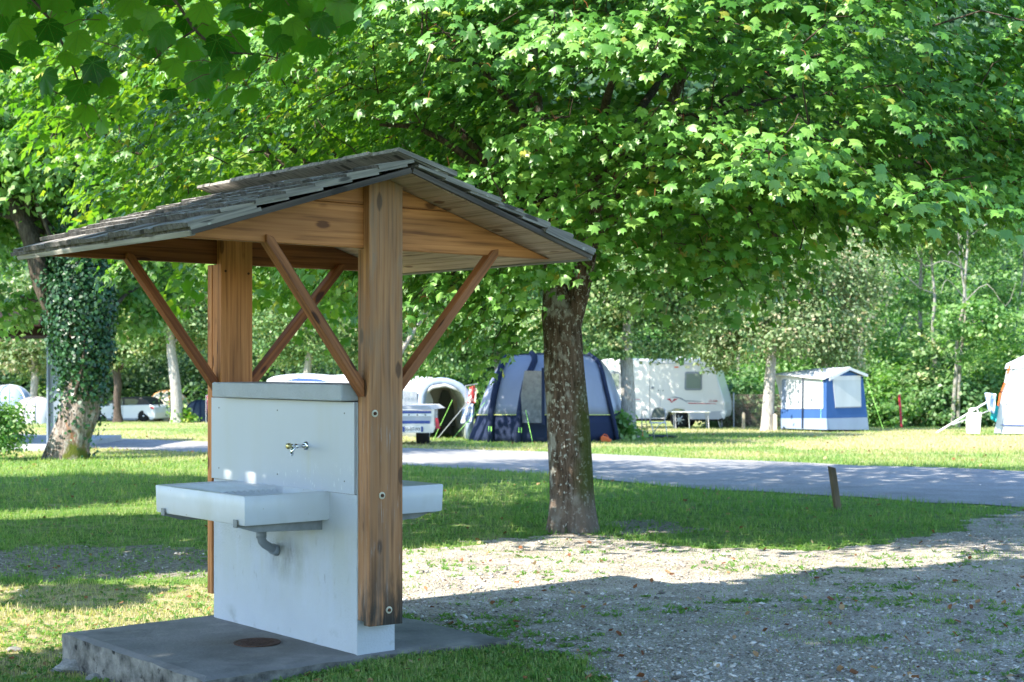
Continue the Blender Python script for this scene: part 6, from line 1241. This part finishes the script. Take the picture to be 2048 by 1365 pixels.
# ---- car
car = gthing('parked_car', 250, 843, 85, 'white compact car with dark roof parked behind the dark forked trunk at the left', 'car'); p = Pl(150, 85.8, 312, 84.2); o_ = Vector(car.location)
def kb(name, poly, m, th=.02, off=.004, parent=None, **k): 
    mb = p.panel(MB(), poly, th, off); mb.v = [tuple(Vector(v)-o_) for v in mb.v]; return mb.build(name, m, parent or car, **k)
M['carpaint'] = mat('white car paint', (.80,.80,.80), .2, .5, coat=.5)
kb('body', [(168,826),(172,818),(182,815),(206,812.5),(222,811.5),(250,811),(290,810),(302,810),(308,815),(310,826),(309,838),(300,841),(296,834),(290,829),(283,829),(277,834),(274,841),(214,841),(211,834),(204,829),(197,829),(191,834),(188,841),(170,839)], M['carpaint'], 1.75, 0, bevel=.06)
kb('cabin', [(206,812),(214,805),(224,798),(236,795),(262,794),(282,796),(292,801),(300,809),(290,813),(210,813)], M['black'], 1.45, -.14, bevel=.05)
for nm_, poly in (('window', [(211,811),(219,804),(228,800),(228,811)]), ('window', [(231,800),(244,798.5),(244,811),(231,811)]), ('window', [(247,798.5),(268,798.5),(276,802),(270,810),(247,811)])):
    kb(nm_, poly, M['glass'], .03, -.10)
kb('door_seam', [(245,803),(245.8,803),(245.8,838),(245,838)], M['grey'], .01); kb('door_seam', [(228,805),(228.6,805),(226,838),(225.4,838)], M['grey'], .01); kb('sill', [(214,837),(274,837),(274,841),(214,841)], M['grey'], .03, .01)
kb('tail_light', [(300,812),(307,815),(308,819),(302,818)], M['red'], .06, .02); kb('door_handle', [(238,816),(243,816),(243,817.4),(238,817.4)], M['grey'], .02, .02); kb('mirror', [(222,808),(227,807),(228,811),(223,812)], M['carpaint'], .15, .15)
for a in (201, 286):
    for dy in (.10, 1.55):
        q = p.p(a, 838, -dy); q.z = float(gz(q.x, q.y))+.31; mb = MB().lathe([(.20,-.11),(.30,-.10),(.33,-.06),(.33,.06),(.30,.10),(.20,.11)], q, 24, 0, 'Y'); mb.v = [tuple(Vector(v)-o_) for v in mb.v]; w_ = mb.build('wheel', M['rubber'], car, smooth=True)
        mb = MB().lathe([(.03,-.115),(.05,-.11),(.205,-.09),(.205,-.05)], q, 20, 0, 'Y'); mb.v = [tuple(Vector(v)-o_) for v in mb.v]; mb.build('rim', M['steel'], w_)
# ---- dome tents at the left
def dome(px, py, Y, w_, h, dpt, m, label, pole_m, door=None):
    t = gthing('tent', px, py, Y, label, 'tent'); q = gnd(px, Y); K1, K2 = 9, 24; mb = MB(); vs = []
    for r in range(K1+1):
        el = r/K1*math.pi/2
        for c in range(K2):
            a = c*2*math.pi/K2; sq = (abs(math.cos(a))**3+abs(math.sin(a))**3)**(-1/3)*.92; rr = math.cos(el)**.75; vs.append((q.x+w_/2*math.cos(a)*rr*sq, q.y+dpt/2*math.sin(a)*rr*sq, q.z+h*math.sin(el)**.9*(1+.01*math.sin(a*6))))
    mb.add(vs, [(r*K2+c, r*K2+(c+1) % K2, (r+1)*K2+(c+1) % K2, (r+1)*K2+c) for r in range(K1) for c in range(K2)]); pm(t, 'fabric', mb, m, True)
    for k in (2, 7, 10, 5):
        pts = [Vector(vs[r*K2+(k if True else 0)])*1.0 for r in range(K1+1)]+[Vector(vs[r*K2+(k+12) % K2]) for r in range(K1, -1, -1)]; c_ = q; pts = [c_+(v-c_)*1.012 for v in pts]; pm(t, 'pole', MB().tube(pts, .035, 6), pole_m, True)
    if door: pm(t, 'door', Pl(px-20, Y-dpt/2-.02, px+20, Y-dpt/2-.02).panel(MB(), door, .03, .03), M['t_dark'])  # dark panel stands for the unlit inside
    return t
dome(337, 838, 88, 2.75, 1.75, 2.6, M['t_cream'], 'cream dome tent with orange piping next to the white car', mat('orange piping', (.80,.42,.16), .6, .3), [(327,832),(328,821),(342,821),(342,832)])
dome(400, 843, 80, 1.7, 1.15, 2.0, M['t_deep'], 'small dark blue dome tent half hidden behind the sink wall', M['t_navy'])
dome(18, 838, 74, 2.6, 1.85, 2.4, M['t_pale'], 'pale blue domed tent at the far left behind the hedge', M['t_white'])
dome(72, 842, 72, 2.2, 1.25, 2.4, M['t_grey'], 'low grey tent between the pale trunk and the grey steel post', M['t_tan'])
# ---- open shelter building at the left
sb = gthing('open_shelter', 106, 893, 35.5, 'open shelter with grey steel post and dark timber eaves at the left edge', 'shelter'); Y = 35.5; q = P3(106, 893, Y); zt = P3(106, 672, Y).z; g0 = float(gz(q.x, Y)); M['postgrey'] = mat('blue grey steel post', (.22,.27,.33), .5, .4)
pm(sb, 'post', MB().box(q.x-.085, q.x+.17, Y-.02, Y+.02, g0, zt).box(q.x-.125, q.x-.088, Y-.1, Y+.1, g0, zt), M['postgrey']); M['eave'] = mat('dark brown timber', (.035,.022,.018), .9, .1, var=.4, vscale=6)
pm(sb, 'eave_beam', MB().box(q.x-7, q.x-.05, Y-.3, Y-.1, zt, zt+.38), M['eave']); pm(sb, 'roof', MB().prism([(q.x-7,Y-.9,zt+.20),(q.x-.02,Y-.9,zt+.20),(q.x-.9,Y+2.6,zt+.75),(q.x-7,Y+2.6,zt+.75)], (0,0,.10)), M['eave']); pm(sb, 'soffit', MB().box(q.x-7, q.x-.1, Y-.1, Y+5.2, zt+.02, zt+.08), M['eave']); pm(sb, 'post', MB().box(q.x-3.4, q.x-3.2, Y-.02, Y+.02, g0, zt), M['postgrey'])
M['slab2'] = mat('pale concrete floor', (.42,.45,.45), .8, .2, var=.2, vscale=3); pm(sb, 'floor', MB().box(q.x-7, q.x+.22, Y-1.2, Y+5.4, g0-.5, g0+.09), M['slab2'], bevel=.02)
